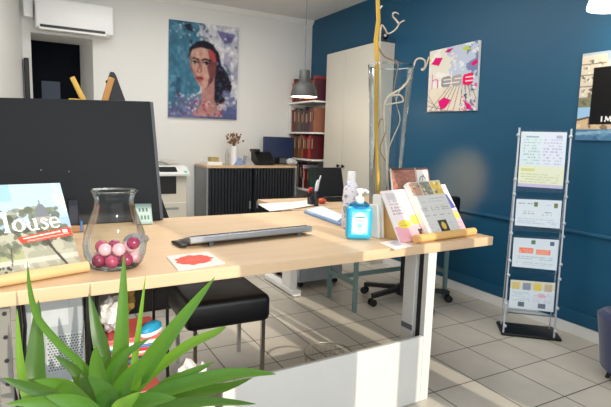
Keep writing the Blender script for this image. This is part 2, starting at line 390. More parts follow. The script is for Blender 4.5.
f = MB(); f.box(cx0+.01, cx1-.1, 4.543, 4.6, zc-.235, zc-.072); f.build('paper_output', BLACK, t, bevel=.004)
for k in range(2):
    f = MB(); f.box(cx0+.006, cx1-.006, 4.54, 4.58, .05+k*.26, .295+k*.26); d = f.build('drawer', CREAM, t, bevel=.006)
    f = MB(); f.box((cx0+cx1)/2-.06, (cx0+cx1)/2+.06, 4.536, 4.545, .23+k*.26, .25+k*.26); f.build('handle', SILV, d)
f = MB(); f.prism([(cx0, 4.76, zc-.059), (cx1-.02, 4.76, zc-.059), (cx1-.03, 5.05, zc-.059), (cx0+.01, 5.05, zc-.059)], (0, 0, .11)); f.build('scanner_lid', mat('copier_lid', (188, 184, 172), .5), t, bevel=.008)
f = MB(); f.tube([V((cx0+.02+.2*i/10, 4.755, zc+.03+.02*math.sin(i*.5))) for i in range(11)], .006); f.build('tray_edge', SILV, t)
# sideboard with tambour doors
YS = 4.86; a = at_y(206.5, 165, YS); bq = at_y(297, 166.5, YS); zs = (a.z+bq.z)/2; sx0, sx1 = a.x, bq.x
t = thing('tambour_sideboard', 'dark ribbed tambour sideboard with oak top against the white wall', 'sideboard', ((sx0+sx1)/2, YS, 0))
f = MB(); f.box(sx0, sx1, YS, YB-.02, zs-.025, zs); f.build('top', OAK, t, bevel=.003)
GREYC = mat('sideboard_grey', (132, 134, 136), .5)
f = MB(); f.box(sx0, sx0+.02, YS+.002, YB-.02, .0, zs-.026); f.box(sx1-.02, sx1, YS+.002, YB-.02, 0, zs-.026); f.box(sx0, sx1, YB-.04, YB-.02, 0, zs-.026); f.box(sx0+.02, sx1-.02, YS+.01, YB-.04, 0, .05); f.build('carcass', GREYC, t)
TAMB = mat('tambour_slats', (34, 37, 42), .35)
xm = (sx0+sx1)/2
for x0, x1 in ((sx0+.022, xm-.012), (xm+.012, sx1-.022)):
    f = MB(); n = 14; w = (x1-x0)/n
    f.box(x0, x1, YS+.025, YS+.035, .05, zs-.03)
    for k in range(n): f.box(x0+k*w+w*.14, x0+k*w+w*.72, YS+.004, YS+.026, .05, zs-.03)
    d = f.build('tambour_door', TAMB, t)
    f = MB(); hx = x1-.03 if x0 < xm-.1 else x0+.03; f.box(hx-.008, hx+.008, YS-.012, YS+.004, .42, .5); f.build('handle', SILV, d)
# things on the sideboard
def sb(px, y): q = at_y(px, 163, y); return q.x
yv = 5.05
t = thing('flower_vase', 'white cylinder vase with dried brown flowers on the sideboard', 'vase', (sb(234, yv), yv, zs))
x = sb(234, yv); zv = at_y(234, 146, yv).z
f = MB(); f.lathe([(0, zs), (.034, zs), (.034, zv-.01), (.036, zv), (.03, zv), (.03, zs+.02), (0, zs+.02)], (x, yv, 0), 20); f.build('vase_body', WHITE2, t, smooth=True)
f = MB()
for k in range(46):
    an = random.uniform(0, 2*PI); rr = random.uniform(.01, .1); h = random.uniform(.03, .13)
    tip = V((x+rr*math.cos(an), yv+rr*math.sin(an)*.8, zv+h)); f.tube([(x, yv, zv-.03), (x+rr*.3*math.cos(an), yv+rr*.2*math.sin(an), zv+h*.5), tip], .0015, 4); f.sphere(tip, random.uniform(.007, .016), 6)
f.build('dried_flowers', mat('dried_flower', (150, 106, 64), .9, c2=(104, 70, 44), scale=30), t)
x = sb(227, yv-.03)
f = MB(); f.lathe([(0, zs), (.018, zs), (.018, zs+.12), (.01, zs+.14), (.01, zs+.17), (0, zs+.17)], (x, yv-.03, 0), 14)
tag(f.build('slim_bottle', GLASS, smooth=True), 'slim clear bottle just left of the dried flower vase', 'bottle')
x = sb(211, yv); f = MB(); f.box(x-.07, x+.09, yv-.1, yv+.1, zs, zs+.035); tag(f.build('paper_stack', PAPERM, bevel=.004), 'stack of white papers at the left end of the sideboard', 'papers')
f = MB(); f.box(x-.02, x+.07, yv-.05, yv+.05, zs+.0355, zs+.08); tag(f.build('small_box', mat('olive_card', (170, 150, 96), .7), bevel=.004), 'small olive cardboard box on the paper stack at sideboard left', 'box')
x = sb(241, 4.98)
f = MB(); f.prism([(x-.07, 4.94, zs), (x+.02, 4.94, zs), (x-.01, 4.94, zs+.075)], (0, .1, 0)); tag(f.build('blue_tent_card', mat('pale_blue_card', (130, 150, 190), .6)), 'folded blue tent card in front of the flower vase', 'card')
x = sb(248, 4.98); f = MB(); f.prism([(x-.05, 4.93, zs), (x+.06, 4.93, zs), (x-.02, 4.93, zs+.1), (x-.03, 4.93, zs+.1)], (0, .1, 0)); tag(f.build('grey_tent_card', mat('grey_card', (170, 170, 172), .6)), 'folded grey tent card right of the flower vase', 'card')
x0, x1 = sb(256, 4.95), sb(272.5, 4.95); zt = at_y(264, 152, 4.95).z
t = thing('desk_telephone', 'black desk telephone on the sideboard beside the dark monitor', 'telephone', ((x0+x1)/2, 4.95, zs))
f = MB(); f.prism([(x0, 4.9, zs+.002), (x0, 5.1, zs+.002), (x0, 5.1, zt), (x0, 5.0, zt), (x0, 4.9, zs+.04)], (x1-x0, 0, 0)); f.build('base', BLACK, t, bevel=.008)
f = MB(); f.rbox(x0-.01, x0+.05, 4.95, 5.12, zt-.005, zt+.03, .012); f.build('handset', BLACK, t, smooth=True)
f = MB(); f.box(x0+.06, x1-.02, 4.9445, 4.95, zs+.055, zs+.085); f.build('display', DGREY2, t)
x0, x1 = sb(263.5, 5.12), sb(293, 5.12); zt = at_y(280, 137, 5.12).z; zb = at_y(280, 158, 5.12).z
t = thing('small_monitor', 'dark navy flat monitor at the right end of the sideboard', 'monitor', ((x0+x1)/2, 5.14, zs))
f = MB(); f.rbox(x0, x1, 5.12, 5.15, zb, zt, .006); f.build('display_panel', mat('navy_screen', (34, 50, 84), .3), t)
f = MB(); f.box((x0+x1)/2-.03, (x0+x1)/2+.03, 5.152, 5.17, zs+.01, zb+.1); f.build('stand', BLACK, t)
f = MB(); f.box((x0+x1)/2-.1, (x0+x1)/2+.1, 5.1, 5.22, zs+.0005, zs+.01); f.build('foot', BLACK, t)
x = sb(291, 4.98); f = MB(); f.sphere((x, 4.98, zs+.04), .06, 12, (1, .8, .66)); f.sphere((x+.04, 4.97, zs+.028), .04, 10, (1, .8, .7))
bg = f.build('plastic_bag', mat('frosted_plastic', (206, 206, 208), .3, scale=30, bump=.5), smooth=True); bg.location.z = zs+.001; tag(bg, 'crumpled white plastic bag at the right end of the sideboard', 'bag')
# bookcase (facing left, between white wall and cabinet)
XS = 2.66; ye = 5.26; ys = 4.66
t = thing('bookcase', 'white bookcase of red and orange binders between the white wall and tall cabinet', 'bookcase', (XS+.14, (ye+ys)/2, 0))
zsh = [.03, .62, .955, 1.25, 1.587]
f = MB(); f.box(XS, XB-.002, ye, ye+.02, 0, 1.62); f.box(XB-.012, XB-.002, ys, ye, 0, 1.62); f.build('carcass', WHITE, t)
for z in zsh:
    f = MB(); f.box(XS-.02, XB-.013, ys, ye, z-.018, z); f.build('shelf', WHITE, t, bevel=.002)
palettes = [[(120, 24, 30), (30, 60, 60), (160, 160, 150), (40, 44, 50)], [(110, 18, 44), (40, 90, 80), (150, 24, 40), (220, 216, 208)], [(176, 92, 44), (150, 110, 60), (196, 120, 60), (140, 30, 30), (200, 60, 50), (128, 24, 34)], [(206, 96, 44), (120, 60, 50), (110, 106, 96), (70, 66, 62), (126, 60, 60), (190, 110, 70)], [(186, 36, 56), (150, 24, 40), (206, 60, 60), (120, 20, 40), (90, 20, 30)]]
names = ['lowest', 'second lowest', 'middle', 'second highest', 'top']
bk = 0
for si, z in enumerate(zsh):
    y = ye-.03; 
    while y > ys+.05:
        w = random.uniform(.02, .045); hgt = random.uniform(.22, .28); dp = random.uniform(.19, .22)
        frac = (ye-y)/(ye-ys)
        pal = palettes[si]; c = pal[min(len(pal)-1, int(frac*len(pal)+random.uniform(-.4, .6)))] if si in (2, 3) else random.choice(pal)
        km = random.uniform(.5, .85); c = tuple(max(0, min(255, v*km+random.randint(-8, 14))) for v in c)
        tt = thing('binder', f'{"red" if c[1] < 50 and c[0] > 80 else "orange-brown" if c[0] > 90 and c[0] > c[2]+35 else "dark"} binder on the {names[si]} shelf of the bookcase', 'binder', (XS+.1, y-w/2, z), 0, f'binders on the {names[si]} bookcase shelf')
        f = MB(); f.box(XS+.012, XS+.012+dp, y-w+.002, y, z+.001, z+hgt); f.build('cover', mat(f'binder_{bk}', c, .5), tt, bevel=.003)
        f = MB(); f.box(XS+.009, XS+.0115, y-w*.75, y-w*.25, z+hgt*.45, z+hgt*.85); f.build('spine_label', mat(f'label_{bk % 3}', [(176, 150, 130), (150, 100, 76), (60, 50, 46)][bk % 3], .6), tt)
        bk += 1; y -= w+.002
        if si in (0, 1) and random.random() < .1: y -= .05
# tall cabinet
XCB = 2.77; c1 = at_x(379, 41, XCB); c2 = at_x(327, 55, XCB); y0, y1, zt = c1.y, min(c2.y, 4.63), c1.z
t = thing('tall_cabinet', 'tall pale grey two-door cabinet standing against the blue wall', 'cabinet', ((XCB+XB)/2, (y0+y1)/2, 0))
f = MB(); f.box(XCB+.02, XB-.002, y0, y1, 0, zt); f.build('carcass', OFFW, t)
ym = at_x(343, 120, XCB).y
for a, bb, hy in ((y0, ym-.002, ym-.05), (ym+.002, y1, ym+.04)):
    f = MB(); f.box(XCB, XCB+.018, a, bb, .06, zt-.002); d = f.build('door', OFFW, t, bevel=.002)
    f = MB(); f.lathe([(0, 0), (.008, 0), (.008, .012), (.017, .018), (.017, .026), (0, .03)], (XCB, hy, at_x(341, 166, XCB).z), 14, Matrix.Rotation(-PI/2, 4, 'Y')); f.build('knob', BLACK, d, smooth=True)
q = at_x(385, 42, 2.86); 
t = thing('webcam', 'small round black camera on top of the tall cabinet', 'camera', (2.86, q.y, zt))
f = MB(); f.lathe([(0, zt+.001), (.03, zt+.001), (.03, zt+.008), (.008, zt+.014), (.008, zt+.03), (0, zt+.03)], (2.86, q.y, 0), 16); f.build('stand', BLACK, t, smooth=True)
f = MB(); f.sphere((2.86, q.y, zt+.06), .034, 16); f.build('head', BLACK, t, smooth=True)
f = MB(); dv = V((-.6, -.8, 0)); f.lathe([(0, 0), (.014, 0), (.014, .004), (0, .006)], V((2.86, q.y, zt+.06))+dv*.032, 14, dv.to_track_quat('Z', 'Y').to_matrix().to_4x4()); f.build('lens', SILV, t)
# pendant lamps
SHADE = mat('lamp_grey', (70, 71, 70), .5); LIN = mat('lamp_inner', (250, 244, 225), .5, emit=(255, 240, 205), es=1.2)
lamp = thing('pendant_lamp', 'dark grey metal pendant lamp hanging in front of the bookcase', 'lamp', (2.184, 4.034, ZC))
z0 = 1.555
f = MB(); f.lathe([(.121, z0), (.12, z0+.02), (.115, z0+.055), (.1, z0+.09), (.075, z0+.118), (.052, z0+.13), (.048, z0+.23), (.044, z0+.236), (0, z0+.236)], (2.184, 4.034, 0), 32); f.build('lamp_shade', SHADE, lamp, smooth=True)
f = MB(); f.lathe([(0, z0+.05), (.1, z0+.05), (.119, z0-.001), (.121, z0)], (2.184, 4.034, 0), 32); f.build('diffuser', LIN, lamp, smooth=True)
f = MB(); f.tube([(2.184, 4.034, z0+.22), (2.184, 4.034, ZC-.02)], .004, 6); f.build('cord', DGREY2, lamp)
f = MB(); f.lathe([(0, ZC-.001), (.05, ZC-.001), (.05, ZC-.03), (.01, ZC-.036), (0, ZC-.036)], (2.184, 4.034, 0), 20); f.build('ceiling_cap', SHADE, lamp)
LPX = at_y(613, 4, 1.6).x
lamp2 = thing('pendant_lamp', 'glowing pendant lamp cut off at the top right, nearer the posters', 'lamp', (LPX, 1.6, ZC))
z0 = at_y(600, 7, 1.6).z+.012; LIN2 = mat('lamp_inner_bright', (255, 250, 240), .5, emit=(255, 248, 235), es=3.0)
f = MB(); f.lathe([(.121, z0), (.119, z0+.02), (.108, z0+.06), (.085, z0+.095), (.06, z0+.115), (.05, z0+.125), (.047, z0+.22), (0, z0+.226)], (LPX, 1.6, 0), 32); f.build('lamp_shade', LIN2, lamp2, smooth=True, label='bright white glowing shade')
f = MB(); f.lathe([(0, z0+.03), (.1, z0+.03), (.119, z0-.001), (.121, z0)], (LPX, 1.6, 0), 32); f.build('diffuser', LIN2, lamp2, smooth=True)
f = MB(); f.tube([(LPX, 1.6, z0+.22), (LPX, 1.6, ZC-.001)], .004, 6); f.build('cord', DGREY2, lamp2)
# ================================================================== RIGHT WALL POSTERS
xp = XB-.022
p = Pic(110, 124, (214, 216, 222))
g = p.Y; p.put(np.ones_like(g, bool), (224, 218, 206)); p.put((p.X-p.Y*.3+(p.noise(5)-.5)*.5 > .45), (176, 190, 214), .8); p.put(p.noise(7) > .6, (240, 238, 232), .6)
p.put((p.X > .78) & (p.noise(9) > .5), (90, 104, 150), .7)
p.put(p.Y > .62, (222, 206, 180), .6)
for k in range(9): p.line([(.05+k*.13, 1.0), (.45+k*.055, .62)], .014, (110, 108, 120), .8)
for k in range(4): p.line([(0, .72+k*.09), (.25+k*.1, 1.0)], .01, (90, 90, 104), .7)
p.dabs(30, (.7, .6, 1, 1), [(70, 90, 150), (210, 30, 120), (230, 230, 240), (40, 50, 90)], .01, .035, .7)
M_ = (214, 20, 112)
p.poly([(.05, .22), (.14, .13), (.3, .15), (.22, .27)], M_); p.poly([(.33, .07), (.4, .03), (.52, .03), (.43, .09)], (190, 20, 110)); p.poly([(.68, .06), (.78, .05), (.86, .1), (.74, .11)], (188, 206, 50)); p.poly([(.86, .32), (.98, .26), (1, .32), (.92, .36)], M_)
p.poly([(.0, .1), (.05, .16), (.0, .2)], (230, 200, 40))
p.poly([(.24, .84), (.36, .78), (.52, .83), (.4, .96), (.3, .97)], M_); p.poly([(.76, .84), (.9, .92), (.94, .98), (.84, .98)], M_)
for k, c in enumerate([None, (150, 146, 146), (164, 158, 156), (226, 24, 92)]):     # letters h e s e
    x = .09+k*.22
    if c is None: p.line([(x, .4), (x, .62)], .022, (206, 110, 160)); p.line([(x, .5), (x+.05, .485), (x+.1, .485), (x+.125, .51), (x+.125, .62)], .022, (206, 110, 160))
    else:
        x -= .02; p.poly([(x+.03, .46), (x+.17, .45), (x+.2, .48), (x+.2, .59), (x+.17, .62), (x+.03, .62), (x, .59), (x, .49)], c)
        lt = (230, 226, 222)
        if k != 2: p.rect(x+.05, .5, x+.2, .515, lt); p.rect(x+.05, .56, x+.2, .575, lt)
        else: p.rect(x+.05, .5, x+.2, .515, lt); p.rect(x, .56, x+.15, .575, lt)
tag(pic_slab('canvas_poster', p, at_x(430, 51.5, xp), at_x(479.5, 40, xp), at_x(475.5, 110.3, xp), at_x(427, 112, xp), .0219, m=CANVASM), 'white canvas poster with magenta squares and grey pink lettering on the blue wall', 'poster')
p = Pic(150, 130, (120, 168, 206))
p.rect(0, 0, 1, .55, (176, 190, 200)); p.put((p.Y < .1), (150, 170, 190), .5)
p.poly([(0, .03), (.24, .03), (.34, .5), (.3, .64), (0, .62)], (206, 196, 176)); p.dabs(70, (.02, .08, .26, .6), [(110, 100, 86), (230, 224, 210), (160, 148, 128), (90, 84, 76)], .008, .02, .8)
for k in range(4): p.rect(.0, .12+k*.13, .24, .135+k*.13, (120, 110, 96), .8)
p.rect(0, .52, .34, .62, (90, 96, 70), .7); p.rect(0, .62, .3, .75, (150, 190, 222)); p.rect(0, .75, .34, .88, (206, 178, 142)); p.line([(0, .77), (.1, .745), (.3, .75)], .02, (90, 80, 70)); p.dabs(14, (0, .78, .3, .87), [(120, 100, 80), (226, 200, 160)], .01, .03)
p.rect(0, .88, 1, 1, (76, 120, 156)); p.line([(0, .93), (.4, .9), (1, .94)], .03, (140, 176, 196)); p.dabs(20, (0, .9, 1, 1), [(60, 96, 130), (110, 150, 176)], .01, .04, .6)
p.rect(.13, .18, 1, .82, (12, 12, 14))
def glyph(pp, ch, x, y, w, h, lw, c):
    if ch == 'I': pp.line([(x+w/2, y), (x+w/2, y+h)], lw, c)
    if ch == 'M': pp.line([(x, y+h), (x+.1*w, y), (x+w/2, y+h*.8), (x+.9*w, y), (x+w, y+h)], lw, c)
    if ch == 'O': pp.arc(x+w/2, y+h/2, w/2, h/2, 0, 360, lw, c)
for i, ch in enumerate('IMMO'): glyph(p, ch, [.235, .282, .352, .422][i], .738, [.02, .052, .052, .06][i], .05, .0125, (236, 236, 236))
p.line([(.385, .645), (.385, .7)], .014, (236, 236, 236))
tl = at_x(583, 54, xp); bl = at_x(575, 140, xp); wd = .62
tag(pic_slab('agency_poster', p, tl, tl+V((0, -wd, .0)), bl+V((0, -wd, 0)), bl, .0219, m=CANVASM), 'city photo poster with black square and white lettering on the blue wall', 'poster')
# ================================================================== BROCHURE STAND
O = V((2.529, 1.974, 0)); E_ = (V((2.771, 1.762, 0))-O).normalized(); NB = V((0, 0, 1)).cross(E_).normalized(); TT = math.radians(4)
U_ = math.sin(TT)*NB+math.cos(TT)*V((0, 0, 1)); WD = (V((2.771, 1.762, 0))-O).length
def rk(x, u, n=0): return O+E_*x+U_*u+U_.cross(E_)*n*-1
NF = E_.cross(U_).normalized()           # faces viewer
if NF.dot(-CF) < 0: NF = -NF
def rk(x, u, n=0): return O+E_*x+U_*u+NF*n
POLE = mat('pole_silver', (196, 200, 206), .3, metal=.35, var=.02)
t = thing('brochure_stand', 'tall clear four-tier leaflet stand on a black base beside the blue wall', 'stand', O+E_*.16)
f = MB(); q = [O-E_*.012+NF*.012, O+E_*(WD+.012)+NF*.012, O+E_*(WD+.012)+NB*.2, O-E_*.012+NB*.2]; f.prism([v+V((0, 0, .001)) for v in q], (0, 0, .016)); f.build('base', BLACKM, t, bevel=.004)
for x in (0, WD-.03):
    f = MB(); f.tube([rk(x+.0, .016), rk(x+.01 if x == 0 else x+.008, 1.285)], .006, 10); f.build('pole', POLE, t, smooth=True)
    f = MB(); f.tube([rk(x+.004, 1.05), O+E_*(x+.01)+NB*.15+V((0, 0, .016))], .004, 8); f.build('rear_strut', POLE, t)
    for u in (.06, .2, .38, .47, .64, .72, .88, .97, 1.24):
        f = MB(); f.sphere(rk(x+.006, u, .004), .012, 10); f.build('clamp', WHITE2 if 0 else POLE, t, smooth=True)
tiers = [(.93, 1.262), (.69, .853), (.435, .615), (.178, .352)]
for u0, u1 in tiers:
    f = MB(); f.box(0, 1, 0, 1, 0, 1, Matrix(((E_.x*.27, U_.x*(u1-u0+.03), NF.x*.003, 0), (E_.y*.27, U_.y*(u1-u0+.03), NF.y*.003, 0), (E_.z*.27, U_.z*(u1-u0+.03), NF.z*.003, 0), (0, 0, 0, 1))))
    for v in f.bm.verts: v.co += rk(.012, u0-.015, -.006)
    f.build('holder', ACRYL, t)
    f = MB(); f.box(0, 1, 0, 1, 0, 1, Matrix(((E_.x*.27, U_.x*.02, NF.x*.03, 0), (E_.y*.27, U_.y*.02, NF.y*.03, 0), (E_.z*.27, U_.z*.02, NF.z*.03, 0), (0, 0, 0, 1))))
    for v in f.bm.verts: v.co += rk(.012, u0-.03, -.006)
    f.build('holder_lip', ACRYL, t)
def leaf_pic(k):
    p = Pic(84, 60, (222, 232, 240))
    if k == 0:
        p = Pic(84, 110, (222, 228, 240)); p.put(p.X < .5, (214, 232, 232), .6); p.put(p.Y > .62, (232, 234, 190), .7)
        p.text(.08, .12, .45, .6, 9, (120, 170, 165), .55); p.text(.52, .12, .93, .6, 9, (150, 140, 190), .5); p.rect(.06, .66, .36, .72, (206, 206, 110), .7); p.text(.06, .75, .9, .93, 4, (190, 190, 140), .6); p.rect(.78, .06, .92, .12, (170, 176, 200)); p.rect(.12, .08, .4, .11, (150, 170, 190)); p.rect(0, .95, 1, 1, (200, 190, 220))
    if k == 1:
        p.text(.06, .14, .38, .2, 1, (110, 126, 150), .9); p.text(.52, .16, .78, .22, 1, (110, 126, 150), .9); p.rect(.4, .1, .49, .26, (96, 122, 70)); p.rect(.84, .12, .93, .28, (110, 120, 60)); p.text(.2, .42, .4, .48, 1, (60, 70, 96)); p.text(.18, .5, .42, .56, 1, (60, 70, 96)); p.text(.62, .44, .86, .5, 1, (60, 70, 96)); p.text(.6, .53, .88, .59, 1, (60, 70, 96)); p.text(.06, .7, .94, .92, 3, (170, 186, 204), .6)
    if k == 2:
        p.rect(.4, .06, .5, .2, (86, 120, 90)); p.rect(.82, .08, .92, .22, (80, 100, 130)); p.rect(.14, .34, .46, .52, (244, 130, 96)); p.rect(.52, .36, .84, .54, (246, 136, 100)); p.text(.15, .37, .45, .5, 2, (255, 220, 200), .6); p.text(.53, .39, .83, .52, 2, (255, 220, 200), .6); p.text(.12, .6, .9, .74, 2, (160, 180, 196), .6); p.text(.08, .8, .92, .92, 2, (180, 196, 210), .6)
    if k == 3:
        p.rect(0, 0, 1, .3, (220, 218, 196))
        for j, c in enumerate([(216, 196, 120), (140, 150, 170), (230, 206, 90), (196, 180, 150)]): p.rect(.05+j*.24, .08, .22+j*.24, .34, c)
        p.text(.06, .4, .46, .75, 5, (150, 190, 200), .6); p.text(.54, .4, .94, .75, 5, (190, 170, 210), .5); p.rect(.2, .76, .34, .94, (96, 110, 120)); p.rect(.66, .76, .82, .94, (110, 116, 130)); p.rect(.5, 0, .505, 1, (180, 186, 200)); p.ell(.72, .5, .1, .06, (236, 160, 160), al=.6)
    return p
lab = ['large portrait leaflet with pale green and yellow print atop the leaflet stand', 'white leaflet with two dark logos on the second tier of the leaflet stand', 'white leaflet with two orange blocks on the third tier of the leaflet stand', 'leaflet with small colour photos on the lowest tier of the leaflet stand']
for k, (u0, u1) in enumerate(tiers):
    tag(pic_slab('leaflet', leaf_pic(k), rk(.022, u1, .0), rk(.277, u1+.002, .0), rk(.277, u0-.004, .0), rk(.022, u0, .0), .002), lab[k], 'leaflet')
# navy tub chair at the right edge
t = thing('tub_chair', 'navy blue upholstered low tub chair cut off at the right edge of the photo', 'chair', (2.72, 1.2, 0))
def shell(r0, r1, z0, z1, a0, a1, cx, cy, flare=.04, n=24):
    f = MB(); ri = []
    for i in range(n+1):
        an = math.radians(a0+(a1-a0)*i/n); c, s = math.cos(an), math.sin(an)
        zz = z1-.13*(abs(i/n-.5)*2)**2
        ri.append([f.bm.verts.new((cx+r*c, cy+r*s, z)) for r, z in ((r1*.93, z0), (r1*1.0, (z0+zz)/2), (r1+flare, zz), ((r0+r1)/2+flare, zz+.025), (r0+flare, zz), (r0, z0))])
    for a, bq in zip(ri[:-1], ri[1:]):
        for k in range(6): f.bm.faces.new((a[k], a[(k+1) % 6], bq[(k+1) % 6], bq[k]))
    f.bm.faces.new(ri[0][::-1]); f.bm.faces.new(ri[-1]); return f
CX, CY = 2.69, 1.215
shell(.18, .238, .06, .33, 0, 300, CX, CY, .02).build('backrest', NAVYF, t, smooth=True)
f = MB(); f.lathe([(0, .08), (.17, .08), (.178, .1), (.175, .2), (.15, .23), (0, .235)], (CX, CY, 0), 28); f.build('seat', NAVYF, t, smooth=True)
for k in range(4):
    an = PI/4+k*PI/2; f = MB(); f.tube([(CX+.16*math.cos(an), CY+.16*math.sin(an), .085), (CX+.19*math.cos(an), CY+.19*math.sin(an), 0)], [.014, .01], 8); f.build('leg', BLACK, t)
# ================================================================== FRONT DESK
RZ = math.radians(2.3); MD = Matrix.Translation((0, 1.533, 0)) @ Matrix.Rotation(RZ, 4, 'Z')
def dk(x, y, z=0): return MD @ V((x, y, z))
DT = .735
desk = thing('front_desk', 'large light oak reception desk with white legs and white front panel', 'desk', dk(.8, .55), RZ)
f = MB(); f.box(-.42, 1.935, 0, 1.07, DT-.042, DT, MD); f.build('tabletop', [OAK], desk, bevel=.003)
x = 1.562
lg = MB(); lg.box(x-.05, x, .0, .03, 0, DT-.0425, MD); lg.build('leg', DWHITE, desk, bevel=.003)
f = MB(); f.box(x-.03, x-.008, .031, .075, 0.02, DT-.043, MD); f.build('leg_channel', BLACK, desk)
f = MB(); f.box(x-.05, x-.008, .076, .15, 0, DT-.0425, MD); f.build('leg', DWHITE, desk, bevel=.003)
f = MB(); f.box(x-.052, x-.03, .077, .149, .31, .335, MD); f.build('leg_bracket', DGREY2, desk)
f = MB(); f.box(x-.05, x-.01, .151, .9, DT-.09, DT-.0425, MD); f.build('crossbeam', DWHITE, desk)
f = MB(); f.box(-.105, -.07, .05, .1, 0, DT-.0425, MD); f.build('leg', mat('dull_steel', (128, 126, 120), .5), desk, bevel=.003, label='grey steel leg with bolt holes')
for k in range(4):
    f = MB(); f.lathe([(0, 0), (.006, 0), (.006, .003), (0, .003)], dk(-.085, .0485, .45+k*.07), 10, Matrix.Rotation(PI/2, 4, 'X')); f.build('bolt', BLACK, desk)
yp_ = 1.585
pr, pl, pb = at_y(424, 336.5, yp_), at_y(223, 385, yp_), at_y(420, 401.5, yp_)
zl_, zr_ = pl.z, pr.z
f = MB(); f.prism([(pl.x, yp_, pb.z-.01), (pr.x, yp_+.002, pb.z), (pr.x, yp_+.002, zr_), (pl.x, yp_, zl_)], (0, .018, 0))
f.build('modesty_panel', DWHITE, desk, bevel=.002)
# dark screen
t = thing('desk_screen', 'large dark grey monitor-like screen seen from behind on the desk, left side', 'screen', (.1, 2.55, DT))
ysn = 2.555; tr = at_y(151, 101.5, ysn+.05); brr = at_y(163, 218, ysn-.01); tl = at_y(0, 97.5, ysn+.05); 
xl = -.42; zt = tr.z; zl = tl.z - (tr.z-tl.z)*((tl.x-xl)/(tr.x-tl.x))
P0 = [V((xl, ysn-.01, DT+.003)), V((brr.x-.012, ysn-.01, DT+.003)), V((tr.x-.004, ysn+.05, zt)), V((xl, ysn+.05, zl))]
f = MB(); f.prism(P0, (0, .012, 0)); f.build('back_panel', DGREY, t, bevel=.002)
f = MB(); off = V((0.016, .03, 0)); P1 = [V((q.x+(.018 if i in (1, 2) else 0), q.y+.0125, q.z)) for i, q in enumerate(P0)]; f.prism(P1, (0, .03, 0)); f.build('side_frame', DGREY2, t, bevel=.004)
for px, py in ((41, 170), (69, 171.5)):
    q = at_y(px, py, ysn+.018); f = MB(); f.sphere(q, .004, 8); f.build('screw', SILV, t)
# clock
q = at_z(146, 221, DT); w = .085
t = thing('digital_clock', 'small pale grey-green digital clock standing behind the glass jar', 'clock', (q.x, 2.46, DT))
p = Pic(48, 44, (128, 152, 150)); p.rect(.06, .08, .94, .9, (142, 170, 166))
for k in range(3): p.rect(.2+k*.22, .22, .34+k*.22, .42, (60, 84, 86)); 
for k in range(3): p.rect(.3+k*.2, .58, .42+k*.2, .8, (66, 90, 92))
a = at_y(135, 204, 2.47); bq = at_y(153, 219, 2.45)
pic_slab('display', p, (a.x, 2.478, a.z), (bq.x-.004, 2.478, a.z-.002), (bq.x, 2.452, DT+.005), (a.x+.004, 2.452, DT+.005), .006, t, edge=(150, 160, 160))
f = MB(); f.prism([(a.x, 2.462, DT+.001), (a.x, 2.53, DT+.001), (a.x, 2.489, a.z-.004)], (bq.x-a.x, 0, 0)); f.build('case', mat('clock_case', (150, 162, 160), .4), t)
# mouse
q = at_z(136, 237, DT); f = MB(); f.lathe([(0, 0), (.03, 0), (.034, .008), (.03, .022), (.018, .031), (0, .034)], (q.x-.015, q.y-.1, DT+.001), 20, Matrix.Diagonal((1.5, .9, 1, 1)))
t = thing('computer_mouse', 'grey computer mouse on the desk behind the glass jar', 'mouse', (q.x, q.y, DT)); f.build('shell', mat('mouse_grey', (120, 122, 130), .35), t, smooth=True)
f = MB(); f.sphere((q.x+.01, q.y-.1, DT+.028), .007, 8); f.build('scroll_wheel', BLACK, t)
# small dark block behind book
q = at_z(75, 222, DT); 
t = thing('desk_phone_dock', 'small dark blue box with wooden stick behind the magazine', 'dock', (q.x, 2.4, DT))
a = at_y(68, 200, 2.4); bq = at_y(79, 220, 2.4); f = MB(); f.box(a.x, bq.x, 2.4, 2.44, DT+.0005, a.z); f.build('block', mat('dark_blue_plastic', (22, 30, 48), .4), t, bevel=.004)
a = at_y(70, 221, 2.36); bq = at_y(84, 218, 2.36); f = MB(); f.bar((a.x, 2.37, DT+.015), (bq.x, 2.37, DT+.015), .028, .028); f.build('stick', mat('stick_wood', (150, 110, 70), .5), t, bevel=.004)
f = MB(); f.box(bq.x-.016, bq.x-.006, 2.353, 2.387, DT+.0005, DT+.05); f.build('blue_tip', mat('blue_plastic', (60, 110, 170), .4), t, bevel=.003)
# left book stand + magazine
LO = V((-.093, 1.6, DT)); LE = (V((.14, 1.68, DT))-LO).normalized(); LN = V((0, 0, 1)).cross(LE)
th = math.radians(30); LU = math.sin(th)*LN+math.cos(th)*V((0, 0, 1))
t = thing('book_stand', 'light wooden book stand holding the city magazine, left end of desk', 'book stand', LO+LE*.1, math.atan2(LE.y, LE.x))
f = MB(); f.tube([LO+LE*-.16+V((0, 0, .019))-LN*.014, LO+LE*.24+V((0, 0, .019))-LN*.014], .0175, 16); f.build('ledge', BAMB, t, smooth=True)
f = MB(); f.bar(LO+LE*-.1+LN*.06+V((0, 0, .005)), LO+LE*.2+LN*.06+V((0, 0, .005)), .14, .01); f.build('base_board', BAMB, t)
bd = LU.cross(LE)
def slabm(o, e, u, n, x0, x1, u0, u1, n0, n1):
    f = MB(); q = [o+e*x+u*v+n*n0 for x, v in ((x0, u0), (x1, u0), (x1, u1), (x0, u1))]; f.prism(q, n*(n1-n0)); return f
LB = LE.cross(LU); LB = LB if LB.dot(LN) < 0 else -LB        # toward viewer
slabm(LO, LE, LU, LB, -.08, .2, .02, .2, -.03, -.02).build('back_board', BAMB, t)
p = Pic(150, 146, (150, 176, 196))
p.put(p.Y < .42, (168, 194, 214)); n1 = p.noise(5); n2 = p.noise(12); p.put((n1+p.Y*.3 > .66) & (p.Y < .35), (222, 226, 226), .8); p.put((p.Y < .2) & (p.X < .5), (120, 168, 212), .5)
